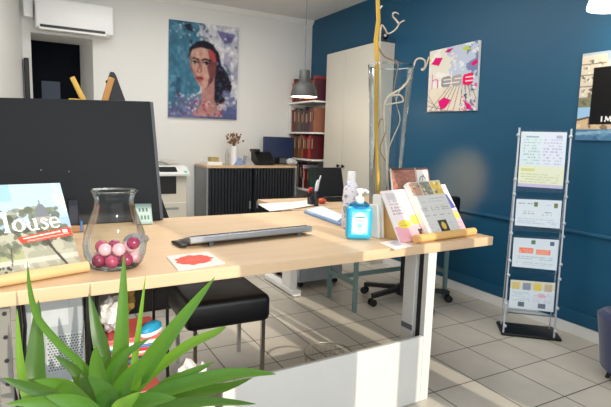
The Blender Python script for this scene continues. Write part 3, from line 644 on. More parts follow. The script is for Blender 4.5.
p.rect(0, .55, 1, 1, (170, 168, 152)); p.put((p.Y > .6) & (n2 > .5), (140, 142, 126), .6); p.rect(0, .74, .5, .86, (146, 156, 100), .6); p.rect(0, .84, 1, .9, (196, 190, 180), .8)
G1 = (92, 98, 82)
p.dabs(90, (.0, .3, .92, .56), [G1, (112, 116, 98), (76, 82, 70), (134, 136, 120)], .02, .05, .75)
p.poly([(.68, .4), (.7, .3), (.73, .25), (.77, .25), (.8, .3), (.82, .4)], (112, 118, 126)); p.rect(.742, .2, .756, .26, (120, 124, 130)); p.rect(.67, .4, .83, .47, (150, 146, 138))
p.dabs(50, (.45, .5, .98, .7), [G1, (104, 108, 92), (70, 76, 64)], .02, .04, .8); p.line([(.74, .66), (.78, .78), (.87, .96)], .025, (70, 66, 58)); p.line([(.7, .66), (.78, .78)], .015, (70, 66, 58))
p.dabs(40, (.15, .66, .5, .8), [G1, (120, 124, 104)], .02, .04, .7); p.line([(.4, .72), (.38, .9)], .012, (84, 80, 70))
p.dabs(22, (.02, .9, .4, .99), [(50, 54, 66), (40, 40, 44), (160, 150, 150), (90, 70, 60)], .008, .02, .9)
p.rect(.48, .9, .52, .94, (220, 220, 224))
W = (246, 246, 242)
def L_l(x): p.rect(x, .36, x+.03, .6, W); p.rect(x-.016, .585, x+.046, .6, W); p.poly([(x-.016, .36), (x+.03, .355), (x+.03, .372), (x-.016, .372)], W)
def L_o(x, w=.125):
    p.ell(x+w/2, .53, w/2, .075, W); p.put(((p.X-x-w/2)/(w*.26))**2+((p.Y-.53)/.06)**2 <= 1, (120, 126, 112))
def L_u(x, w=.13):
    p.rect(x+.015, .46, x+.04, .57, W); p.arc(x+.065, .56, .036, .034, 180, 0, .026, W); p.arc(x+.065, .56, .036, .034, 0, 180, .024, W); p.rect(x+.09, .46, x+.115, .6, W); p.rect(x, .46, x+.04, .474, W); p.rect(x+.075, .46, x+.115, .474, W); p.rect(x+.09, .586, x+.132, .6, W)
def L_s(x, w=.09):
    p.arc(x+.045, .493, .034, .027, 330, 100, .022, W); p.arc(x+.045, .493, .034, .027, 100, 330, .022, W); p.rect(0, 0, 0, 0, W)
def seq(pts, w): p.line(pts, w, W)
L_ls = .135
a0_ = p.a.copy()
# 'T o u' lie left of the frame; 'louse' in view
p.rect(-.02, .36, .1, .38, W)
x = .295
L_l(x); L_o(x+.07)
xx = x+.205
p.rect(xx+.015, .465, xx+.042, .565, W); p.line([(xx+.028, .56), (xx+.04, .59), (xx+.065, .597), (xx+.09, .58)], .022, W); p.rect(xx+.085, .465, xx+.112, .603, W); p.rect(xx, .462, xx+.042, .475, W); p.rect(xx+.07, .462, xx+.112, .475, W); p.rect(xx+.085, .59, xx+.128, .603, W)
xx += .14
p.line([(xx+.075, .485), (xx+.05, .468), (xx+.025, .478), (xx+.025, .505), (xx+.055, .528), (xx+.075, .555), (xx+.066, .585), (xx+.04, .597), (xx+.014, .578)], .02, W)
xx += .1
p.ell(xx+.06, .53, .058, .074, W); p.put(((p.X-xx-.06)/.032)**2+((p.Y-.53)/.06)**2 <= 1, (124, 130, 116)); p.rect(xx+.02, .523, xx+.112, .538, W); p.poly([(xx+.075, .545), (xx+.13, .54), (xx+.12, .56), (xx+.1, .572)], (124, 130, 116))
# squeeze the title block towards the right edge and upwards
msk = (np.abs(p.a-a0_).sum(2) > 1)
new = a0_.copy(); H_, W_i = msk.shape
for yy in range(H_):
    for xx_ in range(W_i):
        sx = int((xx_/W_i-.955)/.92*W_i+.915*W_i); sy = int((yy/H_+.055-.5)/.92*H_+.5*H_)
        if 0 <= sx < W_i and 0 <= sy < H_ and msk[sy, sx]: new[yy, xx_] = p.a[sy, sx]
p.a = new
RED = (222, 66, 48)
p.poly([(.47, .61), (.985, .545), (1, .645), (.5, .675)], RED); p.line([(.53, .625), (.88, .585)], .016, (250, 200, 190)); p.line([(.56, .655), (.96, .615)], .013, (250, 190, 180), .8); p.rect(.91, .57, .95, .6, (255, 255, 255))
tag(pic_slab('city_magazine', p, LO+LE*-.075+LU*.315+V((0, 0, .0)), LO+LE*.231+LU*.312, LO+LE*.231+LU*.022, LO+LE*-.075+LU*.022, .012), 'city magazine with white title and red banner on the left wooden book stand', 'magazine')
# glass jar with balls
jc = at_z(116, 262, DT); jc = V((.228, 1.705, DT))
t = thing('glass_jar', 'clear glass vase jar with flared rim holding pink balls', 'jar', jc)
prof = [(0, .004), (.072, .004), (.085, .014), (.097, .045), (.1, .076), (.094, .115), (.078, .158), (.064, .196), (.061, .222), (.067, .244), (.073, .252)]
f = MB(); f.lathe(prof, jc, 40); f.build('glass_body', GLASS, t, smooth=True)
f = MB(); f.lathe([(.071, .249), (.075, .252), (.073, .256), (.069, .253), (.071, .249)], jc, 40); f.build('rim', glass('glass_rim', (236, 240, 240), .5), t, smooth=True)
f = MB(); f.lathe([(0, .0005), (.07, .0005), (.074, .004), (.068, .008), (0, .006)], jc, 40); f.build('thick_base', glass('glass_base', (235, 240, 240), .35), t, smooth=True)
bc = [((128, 26, 62), 'dark magenta'), ((196, 132, 146), 'pale pink'), ((206, 152, 160), 'pale pink'), ((150, 44, 76), 'dark magenta')]
pos = [(-.062, -.03), (-.022, -.066), (.03, -.06), (.066, -.02), (-.05, .035), (.0, .0), (.045, .045), (-.005, .07)]
top = [(-.04, -.035), (.005, -.055), (.05, -.012), (.0, .02), (-.045, .02)]; kk = 0
for lay, (pp, z) in enumerate(((pos, .034), (top, .073), ([(.06, -.035)], .09))):
    for i, (x, y) in enumerate(pp):
        c, nm = bc[(i*3+lay*2+i//2) % 4]
        f = MB(); f.sphere((jc.x+x*.88, jc.y+y*.88, jc.z+z*.92-.002+.001*(i % 3)), .0212, 16)
        tag(f.build('decorative_ball', mat('ball_'+nm.replace(' ', '_')+str((i+lay) % 2), c, .25, c2=tuple(min(255, v+50) for v in c), scale=25), smooth=True), f'{nm} glossy ball in the {["bottom", "second", "topmost"][lay]} layer inside the glass jar', 'ball', f'{nm} balls of the {["bottom", "second", "topmost"][lay]} layer in the jar')
# keyboard seen from behind
ka = V((.528, 1.868, 0)); kb_ = V((1.12, 1.945, 0)); ke = (kb_-ka).normalized(); kn = V((-ke.y, ke.x, 0))
t = thing('keyboard', 'grey computer keyboard seen from its raised back edge on the desk', 'keyboard', (ka+kb_)/2+V((0, 0, DT)), math.atan2(ke.y, ke.x))
Lk = (kb_-ka).length
f = MB(); sec = [(0, .022), (.006, .016), (.13, .003), (.136, .006), (.13, .014), (.02, .042), (.004, .04)]
f.prism([ka+kn*y+V((0, 0, DT+z)) for y, z in sec], ke*Lk); f.build('case', SILV, t, bevel=.003)
f = MB()
for r in range(5):
    for k in range(20):
        o = ka+ke*(.02+k*(Lk-.03)/20)+kn*(.024+r*.02)+V((0, 0, DT+.0415-r*.0055)); f.prism([o, o+ke*.021, o+ke*.021+kn*.016+V((0, 0, -.0044)), o+kn*.016+V((0, 0, -.0044))], (0, 0, .004))
f.build('keys', mat('key_grey', (104, 106, 110), .5), t)
for x in (.085, Lk-.075):
    f = MB(); o = ka+ke*x+kn*.012; f.prism([o+V((0, 0, DT+.001)), o+ke*.02+V((0, 0, DT+.001)), o+ke*.02+V((0, 0, DT+.022))+kn*.008, o+V((0, 0, DT+.022))+kn*.008], kn*.006); f.build('foot', DGREY2, t)
f = MB(); o = ka+ke*-.02+V((0, 0, DT+.012)); f.bar(o+kn*.01, o+kn*.12+V((0, 0, -.004)), .03, .012); f.build('end_cap', BLACK, t, bevel=.005, label='dark end cap')
# trivet
c = [at_z(*q, DT+.004) for q in ((166, 256), (208, 251.5), (225, 262.5), (178, 270))]
p = Pic(72, 60, (236, 206, 200)); p.rect(.03, .04, .97, .96, (240, 214, 206))
an = np.arctan2((p.Y-.5)/.34, (p.X-.5)/.4); rr = np.hypot((p.Y-.5)/.34, (p.X-.5)/.4); p.put(rr < 1.0+.05*np.sin(an*7+1)+.05*np.sin(an*11), (226, 66, 40)); p.text(.3, .42, .7, .58, 2, (240, 140, 110), .6)
tag(pic_slab('card_trivet', p, c[0], c[1], c[2], c[3], .0035), 'flat pink card with orange-red blob lying on the desk front', 'card')
# sanitizer bottle
bo = V((1.272, 1.80, DT)); ra = math.radians(-24)
t = thing('sanitizer_bottle', 'blue hand sanitizer pump bottle with white label on the desk', 'bottle', bo, ra)
MB_ = Matrix.Translation(bo) @ Matrix.Rotation(ra, 4, 'Z')
LIQ = mat('blue_gel', (44, 172, 212), .12, var=.05, emit=(0, 110, 170), es=.06, spec=.6)  # faint glow put into the gel colour, though it is no lamp
f = MB(); f.rbox(-.058, .058, -.03, .03, .0008, .15, .018, MB_); f.build('bottle_body', LIQ, t, smooth=True)
f = MB(); M2 = MB_; f.lathe([(.05, .138), (.044, .16), (.024, .172), (.02, .175), (.0, .175)], (0, 0, 0), 24, M2 @ Matrix.Diagonal((1, .62, 1, 1))); f.build('shoulder', glass('blue_clear', (150, 215, 240), .35), t, smooth=True)
f = MB(); f.lathe([(.0, .16), (.021, .16), (.021, .185), (.016, .19), (.008, .192), (.008, .21), (0, .21)], (0, 0, 0), 20, MB_); f.build('pump_collar', WHITE2, t, smooth=True)
f = MB(); f.lathe([(0, .208), (.016, .208), (.018, .222), (.012, .228), (0, .229)], (0, 0, 0), 16, MB_); f.tube([MB_ @ V((0, 0, .219)), MB_ @ V((-.0, 0, .219))+V((.022, -.012, .002)), MB_ @ V((0, 0, .214))+V((.034, -.018, -.004))], .006, 8); f.build('pump_head', WHITE2, t, smooth=True)
p = Pic(60, 72, (120, 205, 232)); p.ell(.5, .5, .48, .49, (224, 240, 246)); p.rect(.04, .3, .96, .9, (224, 240, 246)); p.rect(.2, .2, .8, .27, (60, 150, 130)); p.text(.15, .34, .85, .44, 1, (60, 120, 160), .8); p.ell(.5, .66, .26, .2, (170, 225, 230)); p.poly([(.36, .62), (.5, .52), (.64, .62), (.58, .66), (.42, .66)], (110, 200, 196)); p.text(.2, .82, .8, .92, 2, (120, 170, 200), .6)
pic_slab('bottle_label', p, MB_ @ V((-.036, -.0312, .125)), MB_ @ V((.036, -.0312, .125)), MB_ @ V((.036, -.0312, .025)), MB_ @ V((-.036, -.0312, .025)), .001, t)
# spray can behind it
so = V((1.395, 2.05, DT))
t = thing('spray_bottle', 'tall white floral spray bottle standing behind the blue sanitizer', 'bottle', so)
fl = mat('floral_white', (222, 224, 230), .35, c2=(120, 150, 200), scale=38)
nt_ = fl.node_tree; cr_ = nt_.nodes.new('ShaderNodeValToRGB'); nt_.links.new(nt_.nodes['Noise Texture'].outputs['Fac'], cr_.inputs[0])
e_ = cr_.color_ramp.elements; e_[0].position = .36; e_[0].color = (*lin((90, 130, 196)), 1); e_[1].position = .42; e_[1].color = (*lin((236, 236, 240)), 1)
for ps, cc in ((.56, (236, 236, 240)), (.6, (206, 150, 180)), (.66, (120, 170, 150))): q_ = e_.new(ps); q_.color = (*lin(cc), 1)
nt_.links.new(cr_.outputs[0], nt_.nodes['Principled BSDF'].inputs['Base Color'])
f = MB(); f.lathe([(0, .001), (.04, .001), (.043, .006), (.043, .15), (.039, .2), (.03, .225), (.022, .238), (0, .238)], so, 28); f.build('can_body', fl, t, smooth=True)
f = MB(); f.lathe([(.0, .236), (.021, .236), (.021, .282), (.018, .286), (0, .286)], so, 24); f.build('cap', WHITE2, t, smooth=True)
# tall glass vase with twigs
go = V((1.565, 2.0, DT)); gt = at_y(392, 66, 1.99)
t = thing('tall_glass_vase', 'very tall flared clear glass vase with decorative branches behind the brochures', 'vase', go)
hz = gt.z-DT
f = MB(); f.lathe([(0, .001), (.066, .001), (.07, .01), (.08, hz*.3), (.094, hz*.7), (.112, hz)], go, 40); f.build('glass_body', GLASS, t, smooth=True)
f = MB(); f.lathe([(.11, hz-.002), (.114, hz), (.112, hz+.004), (.108, hz), (.11, hz-.002)], go, 40); f.build('rim', glass('glass_rim2', (236, 240, 240), .5), t, smooth=True)
f = MB(); f.lathe([(0, .002), (.064, .002), (.066, .02), (.064, .05), (0, .05)], go, 30)
gr = f.build('dark_pebbles', mat('dark_gravel', (52, 56, 60), .6, c2=(120, 124, 126), scale=60, bump=.6), t, smooth=True)
YV = go.y
BAM = mat('yellow_bamboo', (226, 186, 70), .45, c2=(206, 156, 48), scale=8)
f = MB(); pts = [at_y(x, y, YV) for x, y in ((379.5, 218), (378, 180), (376.5, 140), (376, 100), (377, 60), (376, 40), (378.5, 20), (377.5, -6))]; f.tube(pts, [.0085, .009, .0095, .0095, .0095, .012, .0105, .0095], 12)
bst = thing('bamboo_stick', 'thick yellow bamboo stick rising out of the tall glass vase', 'branch', pts[0]); f.build('stem', BAM, bst, smooth=True)
f = MB(); q = at_y(380, 8, YV); f.tube([at_y(378, 10, YV), q, at_y(382, 6, YV)], [.006, .005, .003], 8); f.build('side_bud', WHITE2, bst)
TW = mat('white_willow', (226, 214, 196), .6, c2=(196, 170, 140), scale=12); TWB = mat('brown_willow', (170, 140, 104), .6, c2=(120, 92, 66), scale=12)
def twig(paths, r, lab, m, dy=0.0):
    o = thing('curly_twig', lab, 'twig', at_y(*paths[0][0], YV+dy))
    for i, pp in enumerate(paths):
        n = len(pp); P_ = [at_y(x, y, YV+dy+.02*math.sin(k*1.3)) for k, (x, y) in enumerate(pp)]
        out = []
        for k in range(n-1):
            p0, p1, p2, p3 = P_[max(k-1, 0)], P_[k], P_[k+1], P_[min(k+2, n-1)]
            for s in range(4):
                u = s/4; out.append(.5*((2*p1)+(p2-p0)*u+(2*p0-5*p1+4*p2-p3)*u*u+(3*p1-p0-3*p2+p3)*u**3))
        out.append(P_[-1]); f = MB(); m_ = len(out); f.tube(out, [r*(1-.45*k/m_) for k in range(m_)], 7); f.build('stem' if i == 0 else 'side_stem', m, o, smooth=True)
twig([[(384, 218), (382, 150), (380, 60), (381, 27), (385, 29), (388, 33.6), (395, 30), (400, 23), (404.5, 20.5)], [(399, 24), (396, 20), (393, 16.6), (393.2, 13.3), (396, 12.6), (398.6, 14)]], .0052, 'pale curly twig rising highest behind the bamboo stick', TW, .03)
twig([[(390, 218), (386, 150), (384, 110), (388, 97), (402, 88), (409, 79), (413, 68), (416, 60), (421, 58.4), (425, 61), (424.5, 67), (421.5, 69.5), (423.6, 70), (426, 66), (429, 57)], [(389, 96), (400, 95), (403, 101), (396, 103), (384, 105)]], .0055, 'pale curly twig looping over the rim of the tall vase to the right', TW, -.03)
twig([[(376, 218), (374, 160), (380, 120), (386, 130), (380, 150), (390, 170), (386, 190)], [(378, 47), (384, 56), (392, 60), (398, 64), (394, 90), (398, 110)]], .004, 'brown curly twig winding inside the tall glass vase', TWB, .0)
twig([[(388, 220), (392, 180), (386, 160), (392, 140), (400, 120), (396, 100), (404, 84)], [(386, 160), (378, 140), (374, 120)]], .0038, 'thin pale twig inside the right half of the tall vase', TW, .05)
# right brochure holder
RO = V((1.459, 1.65, DT)); RE = (V((1.851, 1.695, DT))-RO).normalized(); RN = V((0, 0, 1)).cross(RE); th = math.radians(35)
RU = math.sin(th)*RN+math.cos(th)*V((0, 0, 1)); RF = RE.cross(RU); RF = RF if RF.dot(RN) < 0 else -RF
t = thing('brochure_holder', 'wooden display stand holding several brochures, right end of desk', 'book stand', RO+RE*.2, math.atan2(RE.y, RE.x))
f = MB(); f.tube([RO+RE*-.005+V((0, 0, .019))-RN*.022, RO+RE*.41+V((0, 0, .019))-RN*.022], .0185, 16); f.build('ledge', BEECH, t, smooth=True)
slabm(RO, RE, RU, RF, -.03, .4, .02, .25, -.032, -.022).build('back_board', BEECH, t)
for x in (-.03, .38):
    f = MB(); q = RO+RE*x; f.prism([q+RN*.02+V((0, 0, .001)), q+RN*.22+V((0, 0, .001)), q+RN*.2+V((0, 0, .2)), q+RN*.165+V((0, 0, .2))], RE*.012); f.build('side_panel', BEECH, t)
def rp(x, u, n=0): return RO+RE*x+RU*u+RF*n
def pink(k):
    p = Pic(60, 84, (236, 222, 222))
    if k == 0:
        p.put(p.Y > .72, (232, 170, 180)); p.text(.12, .08, .6, .5, 7, (150, 130, 140), .6); p.rect(.1, .06, .5, .2, (206, 196, 200)); p.ell(.34, .68, .2, .08, (240, 214, 80)); p.ell(.72, .62, .18, .1, (244, 220, 90)); p.text(.2, .64, .5, .72, 2, (170, 130, 60), .6); p.rect(.66, .8, .98, 1, (70, 60, 56)); p.rect(.76, .84, .9, .96, (210, 180, 70)); p.rect(.5, .1, .6, .6, (226, 190, 196))
    else:
        p.put(p.Y > .55, (232, 176, 190)); p.rect(.35, .04, .85, .22, (190, 170, 160)); p.ell(.6, .12, .1, .08, (90, 70, 70)); p.poly([(.3, .22), (.9, .22), (1, .5), (.5, .56), (.3, .4)], (84, 92, 160)); p.ell(.78, .66, .22, .08, (244, 214, 90)); p.text(.3, .78, .95, .9, 3, (190, 120, 140), .6)
    return p
tag(pic_slab('brochure', pink(0), rp(-.06, .262, .0), rp(.14, .268, .0), rp(.14, .006, .0), rp(-.07, .004, .0), .008), 'pink brochure with yellow bubbles leaning at the left side of the holder', 'brochure')
tag(pic_slab('brochure', pink(1), rp(.19, .285), rp(.40, .283), rp(.402, .014), rp(.19, .014), .008), 'pink and purple brochure leaning at the right side of the holder', 'brochure')
p = Pic(80, 110, (206, 204, 200))
for j, c in enumerate([(186, 140, 116), (116, 124, 110), (222, 186, 70)]): p.rect(.03+j*.325, .02, .32+j*.325, .27, c); p.dabs(14, (.04+j*.325, .04, .3+j*.325, .25), [(240, 226, 200), (90, 80, 70), (200, 160, 110), (150, 150, 150)], .02, .05, .6)
p.text(.1, .33, .9, .37, 1, (120, 128, 170), .9); p.text(.2, .39, .8, .42, 1, (120, 128, 170), .7)
for j in range(3): p.text(.06+j*.32, .48, .3+j*.32, .58, 3, (110, 110, 112), .7)
p.text(.1, .64, .9, .68, 1, (130, 130, 130), .6); p.rect(.4, .76, .68, .99, (54, 50, 48)); p.ell(.54, .87, .07, .07, (206, 176, 80)); p.text(.05, .8, .36, .96, 3, (170, 170, 168), .6); p.text(.72, .8, .96, .96, 3, (170, 170, 168), .6)
tag(pic_slab('booklet', p, rp(.093, .283, .032), rp(.325, .292, .032), rp(.318, .012, .032), rp(.092, .012, .032), .028), 'thick white booklet with three photos on top, middle of the right holder', 'booklet')
# book behind
p = Pic(80, 60, (150, 92, 76)); p.put(p.noise(18) > .5, (176, 120, 100), .8); p.rect(.66, .1, .97, .9, (232, 226, 220)); p.arc(.82, .55, .09, .2, 180, 330, .025, (120, 110, 110)); p.line([(.76, .75), (.84, .3)], .02, (130, 120, 116)); p.rect(0, 0, 1, .1, (90, 60, 56)); p.rect(.62, 0, .65, 1, (200, 180, 170))
a = [at_pl(x, y, rp(0, 0, -.045), RF) for x, y in ((391, 168), (428, 167.5), (431, 192), (394, 196))]
dn = RU*-.2
tag(pic_slab('art_book', p, a[0], a[1], a[2], a[3], .012), 'brown and white book peeking out at the top behind the brochures', 'book')
for x, zt_, lb in ((-.082, .12, 'upright white folder standing at far left behind the right brochure holder'), (-.058, .165, 'tall upright white folder directly against the brochure holder side')):
    q = RO+RE*x; f = MB(); f.prism([q+RN*.13+V((0, 0, .001)), q+RN*.2+V((0, 0, .001)), q+RN*.2+V((0, 0, zt_+.03)), q+RN*.15+V((0, 0, zt_+.03))], RE*.014); tag(f.build('white_folder', PAPERM), lb, 'folder')
# loose leaflet
p = Pic(60, 30, (236, 226, 222)); p.rect(.35, .2, .7, .7, (160, 160, 190), .7); p.text(.05, .2, .3, .8, 3, (180, 170, 170), .6)
tag(pic_slab('loose_leaflet', p, at_z(379, 242.5, DT+.002), at_z(397, 239.5, DT+.002), at_z(413, 246, DT+.002), at_z(395, 249.5, DT+.002), .0012), 'loose white leaflet lying flat in front of the right brochure holder', 'leaflet')
# papers / folders at the back of desk
for k, (c4, h, c, lb, kind) in enumerate([
    (((304, 211), (318, 207.5), (346, 219), (340, 224)), .012, (120, 150, 190), 'blue folder under the white sheets beside the spray bottle', 'folder'),
    (((306, 209.5), (322, 206), (344, 215.5), (338, 221)), .006, (226, 230, 238), 'white sheets lying on the blue folder beside the spray bottle', 'papers')]):
    z = DT+.001+(.0125 if k else 0); q = [at_z(x, y, z+h) for x, y in c4]; f = MB(); f.prism([V((v.x, v.y, z)) for v in q], (0, 0, h)); tag(f.build('document_folder' if k == 0 else 'paper_sheets', mat('doc_%d' % k, c, .6), bevel=.001), lb, kind)
# ================================================================== SECOND DESK ROW BEHIND
rd = thing('rear_desk', 'second light oak desk with white T-leg and grey-green frame behind the reception desk', 'desk', (2.0, 2.95, 0))
f = MB(); f.box(1.40, 2.78, 2.690, 3.24, DT-.03, DT); f.build('tabletop', OAK, rd, bevel=.003)
f = MB(); f.box(1.655, 1.725, 2.78, 3.23, DT-.06, DT-.0305); f.build('crossbeam', WHITE, rd)
f = MB(); f.box(1.655, 1.725, 3.14, 3.66, .01, .05); f.build('leg_foot', WHITE, rd, bevel=.006)
f = MB(); f.box(1.66, 1.72, 3.2, 3.34, .05, DT-.0605); f.build('leg', WHITE, rd, bevel=.004)
f = MB()
for y in (3.17, 3.62): f.lathe([(0, 0), (.02, 0), (.02, .01), (0, .01)], (1.69, y, 0), 12)
f.build('glide', SILV, rd)
# white paper pile on rear desk
for k, (c4, z, lb) in enumerate([(((258, 204), (288, 202), (302, 207.5), (270, 211)), DT+.001, 'spread of white papers on the rear desk in front of the sideboard'), (((283, 203), (308, 200), (318, 204), (296, 208)), DT+.006, 'second white paper sheaf overlapping it beside the pen cup')]):
    q = [at_z(x, y, z+.004) for x, y in c4]; f = MB(); f.prism([V((v.x, v.y, z)) for v in q], (0, 0, .004)); tag(f.build('paper_sheets', mat('warm_paper', (240, 232, 224), .6), bevel=.001), lb, 'papers')
# pen cup
q = at_z(314, 204.5, DT); pc = V((q.x, 2.84, DT)); pc.x = at_y(313, 200, 2.84).x
t = thing('pen_cup', 'clear pen cup on the rear desk left of the black laptop', 'cup', pc)
f = MB(); f.lathe([(0, .001), (.038, .001), (.041, .1), (.038, .1), (.035, .006), (0, .006)], pc, 20); f.build('cup_body', glass('smoky', (170, 175, 185), .35), t, smooth=True)
for k, (dx, dy, h, c, nm) in enumerate([(.034, .0, .2, (206, 206, 214), 'silver'), (.024, .012, .17, (236, 236, 240), 'white'), (-.005, -.01, .12, (40, 44, 60), 'dark'), (.004, .01, .12, (60, 80, 140), 'blue')]):
    f = MB(); f.tube([pc+V((dx*.3, dy*.3, .008)), pc+V((dx*1.2, dy, h*.8)), pc+V((dx*1.6, dy, h))], [.007, .007, .005], 8); tag(f.build('pen', mat('pen_'+nm, c, .4), smooth=True), nm+' pen standing in the pen cup', 'pen')
f = MB(); f.tube([pc+V((-.012, -.004, .008)), pc+V((-.022, -.004, .085))], .003, 6)
t = thing('red_flower_pen', 'red flower-topped pen standing in the pen cup', 'pen', pc+V((-.02, 0, .01))); f.build('stem', mat('green_stem', (60, 90, 60), .5), t)
f = MB()
for k in range(6): f.sphere(pc+V((-.022+.014*math.cos(k), -.004, .1+.014*math.sin(k*1.05))), .011, 8)
f.build('petals', mat('red_petal', (214, 60, 56), .5), t, smooth=True)
f = MB(); q = at_y(322, 201, 2.9); f.sphere((q.x, 2.9, DT+.02), .026, 10, (1.3, 1, .75)); o = f.build('orange_stapler', mat('orange_red', (206, 84, 50), .4), smooth=True); o.location.z = DT+.001; tag(o, 'small orange-red rounded object beside the pen cup', 'stapler')
# laptop / black monitor on rear desk
YL = 3.12; a = at_y(318.5, 168, YL); bq = at_y(345, 168, YL)
t = thing('black_laptop', 'black laptop screen seen behind the pen cup in front of the cabinet', 'laptop', ((a.x+bq.x)/2, YL, DT))
f = MB(); f.prism([(a.x-.0, YL, DT+.016), (bq.x+.01, YL, DT+.016), (bq.x, YL+.05, bq.z-.0), (a.x, YL+.05, a.z)], (0, .012, 0)); f.build('display_panel', BLACK, t, bevel=.003)
f = MB(); f.box(a.x, bq.x+.01, YL-.16, YL+.01, DT+.0005, DT+.014); f.build('keyboard_base', BLACK, t, bevel=.003)
# dark boxes near sideboard right: chair back at rear
YC = 4.2; a = at_y(286, 196, YC); bq = at_y(306, 163, YC)
t = thing('dark_chair', 'dark chair arm and back behind the rear desk beside the sideboard', 'chair', (at_y(300, 200, YC).x, YC, 0)); cx = at_y(302, 200, YC).x
f = MB(); f.rbox(cx-.22, cx+.2, YC-.2, YC+.22, .43, .5, .025); f.build('seat', BLACK, t, smooth=True)
zr = at_y(300, 197, YC-.2).z
f = MB(); f.rbox(cx-.2, cx+.14, YC-.2, YC-.14, zr-.03, zr, .012); f.build('armrest', BLACK, t, smooth=True)
f = MB(); f.rbox(cx+.1, cx+.14, YC-.19, YC-.15, .5, zr-.03, .008); f.build('arm_post', BLACK, t)
for dx in (-.18, .16):
    for dy in (-.16, .18): f = MB(); f.tube([(cx+dx, YC+dy, .44), (cx+dx*1.1, YC+dy*1.1, 0)], .013, 8); f.build('leg', BLACKM, t)
# teal metal frame under the right half of the rear desk
for x, y in [(1.905, 2.70), (1.916, 3.05), (2.74, 2.70), (2.75, 3.07)]:
    f = MB(); f.box(x-.013, x+.013, y-.013, y+.013, 0, DT-.0305); f.build('leg', TEAL, rd, bevel=.002, label='grey-green metal leg')
for (a, bq), z in ((((1.905, 2.714), (1.916, 3.036)), .2), (((2.74, 2.714), (2.75, 3.056)), .2), (((1.918, 2.9), (2.735, 2.91)), .2)):
    f = MB(); f.bar((*a, z), (*bq, z), .02, .03); f.build('stretcher', TEAL, rd, label='grey-green metal stretcher')
# drawer pedestal
t = thing('drawer_pedestal', 'pale grey drawer pedestal under the rear desk', 'drawers', (1.83, 3.5, 0))
ax, ay = 1.79, 3.30
f = MB(); f.box(ax, ax+.4, ay, ay+.5, .055, .52); f.build('carcass', STEEL, t, bevel=.004)
for k in range(3): 
    f = MB(); f.box(ax+.01, ax+.39, ay-.014, ay-.001, .065+k*.15, .205+k*.15); d = f.build('drawer', STEEL, t, bevel=.003)
    f = MB(); f.box(ax+.12, ax+.28, ay-.02, ay-.0145, .17+k*.15, .185+k*.15); f.build('handle', DGREY2, d)
for dx in (.04, .36):
    for dy in (.05, .45): f = MB(); f.sphere((ax+dx, ay+dy, .027), .0265, 10); f.build('caster', BLACK, t)
# office chair
oc = V((2.34, 2.83, 0)); oc = V((2.36, 2.74, 0))
t = thing('office_chair', 'black swivel office chair on casters behind the desk, mostly hidden by brochures', 'chair', oc)
feet = [at_z(372, 306, 0), at_z(448, 302, 0), V((2.6, 2.99, 0)), V((2.22, 3.02, 0)), V((2.35, 2.44, 0))]
hub = V((2.36, 2.74, .11))
f = MB(); f.lathe([(0, .06), (.05, .06), (.045, .13), (.025, .14), (.025, .42), (0, .42)], (oc.x, oc.y, 0), 16); f.build('column', BLACK, t, smooth=True)
for q in feet:
    qe = V((q.x, q.y, .0)); f = MB(); f.hexa(*[[c_+V((0, 0, 0)) for c_ in ring] for ring in ([hub+V((-.02, -.02, -.025)), hub+V((.02, -.02, -.025)), hub+V((.02, .02, -.025)), hub+V((-.02, .02, -.025))], [hub+V((-.02, -.02, .02)), hub+V((.02, -.02, .02)), hub+V((.02, .02, .02)), hub+V((-.02, .02, .02))])]); f.bar(hub, V((qe.x, qe.y, .075)), .04, .03); ar = f.build('base_arm', BLACK, t, bevel=.004)
    f = MB(); dd = (qe-V((hub.x, hub.y, 0))).normalized(); sd = V((-dd.y, dd.x, 0))
    for s in (-1, 1): f.lathe([(0, -.009), (.026, -.009), (.027, 0), (.026, .009), (0, .009)], V((qe.x, qe.y, .027))+sd*s*.015, 14, sd.to_track_quat('Z', 'Y').to_matrix().to_4x4())
    f.tube([V((qe.x, qe.y, .03)), V((qe.x, qe.y, .08))], .008, 6); f.build('caster', BLACK, ar)
f = MB(); f.rbox(oc.x-.21, oc.x+.22, oc.y-.19, oc.y+.2, .42, .5, .03); f.build('seat', BLACK, t, smooth=True)
hd = at_y(457, 199, 2.5)
# ergonomic back peeking out right of the brochures
f = MB(); f.rbox(oc.x-.2, hd.x+.03, oc.y-.26, oc.y-.205, .54, hd.z+.02, .026); f.build('backrest', BLACK, t, smooth=True)
f = MB(); f.rbox(oc.x-.03, oc.x+.03, oc.y-.225, oc.y-.18, .4, .6, .01); f.build('back_support', BLACK, t)
# ================================================================== UNDER THE DESK, LEFT
# stool
stx = .735; sty = 2.13
t = thing('black_stool', 'square black leatherette stool on thin chrome legs under the desk', 'stool', (.75, 2.2, 0))
ang = math.radians(-1)
MS = Matrix.Translation((.778, 2.275, 0)) @ Matrix.Rotation(ang, 4, 'Z')
f = MB(); f.rbox(-.205, .205, -.195, .195, .298, .432, .03, MS, 4); f.build('seat', LEATH, t, smooth=True)
sq = [(-.16, -.165), (.175, -.165), (.175, .165), (-.16, .165)]
for x, y in sq:
    f = MB(); f.box(x-.009, x+.009, y-.009, y+.009, 0, .2975, MS); f.build('leg', CHROME, t)
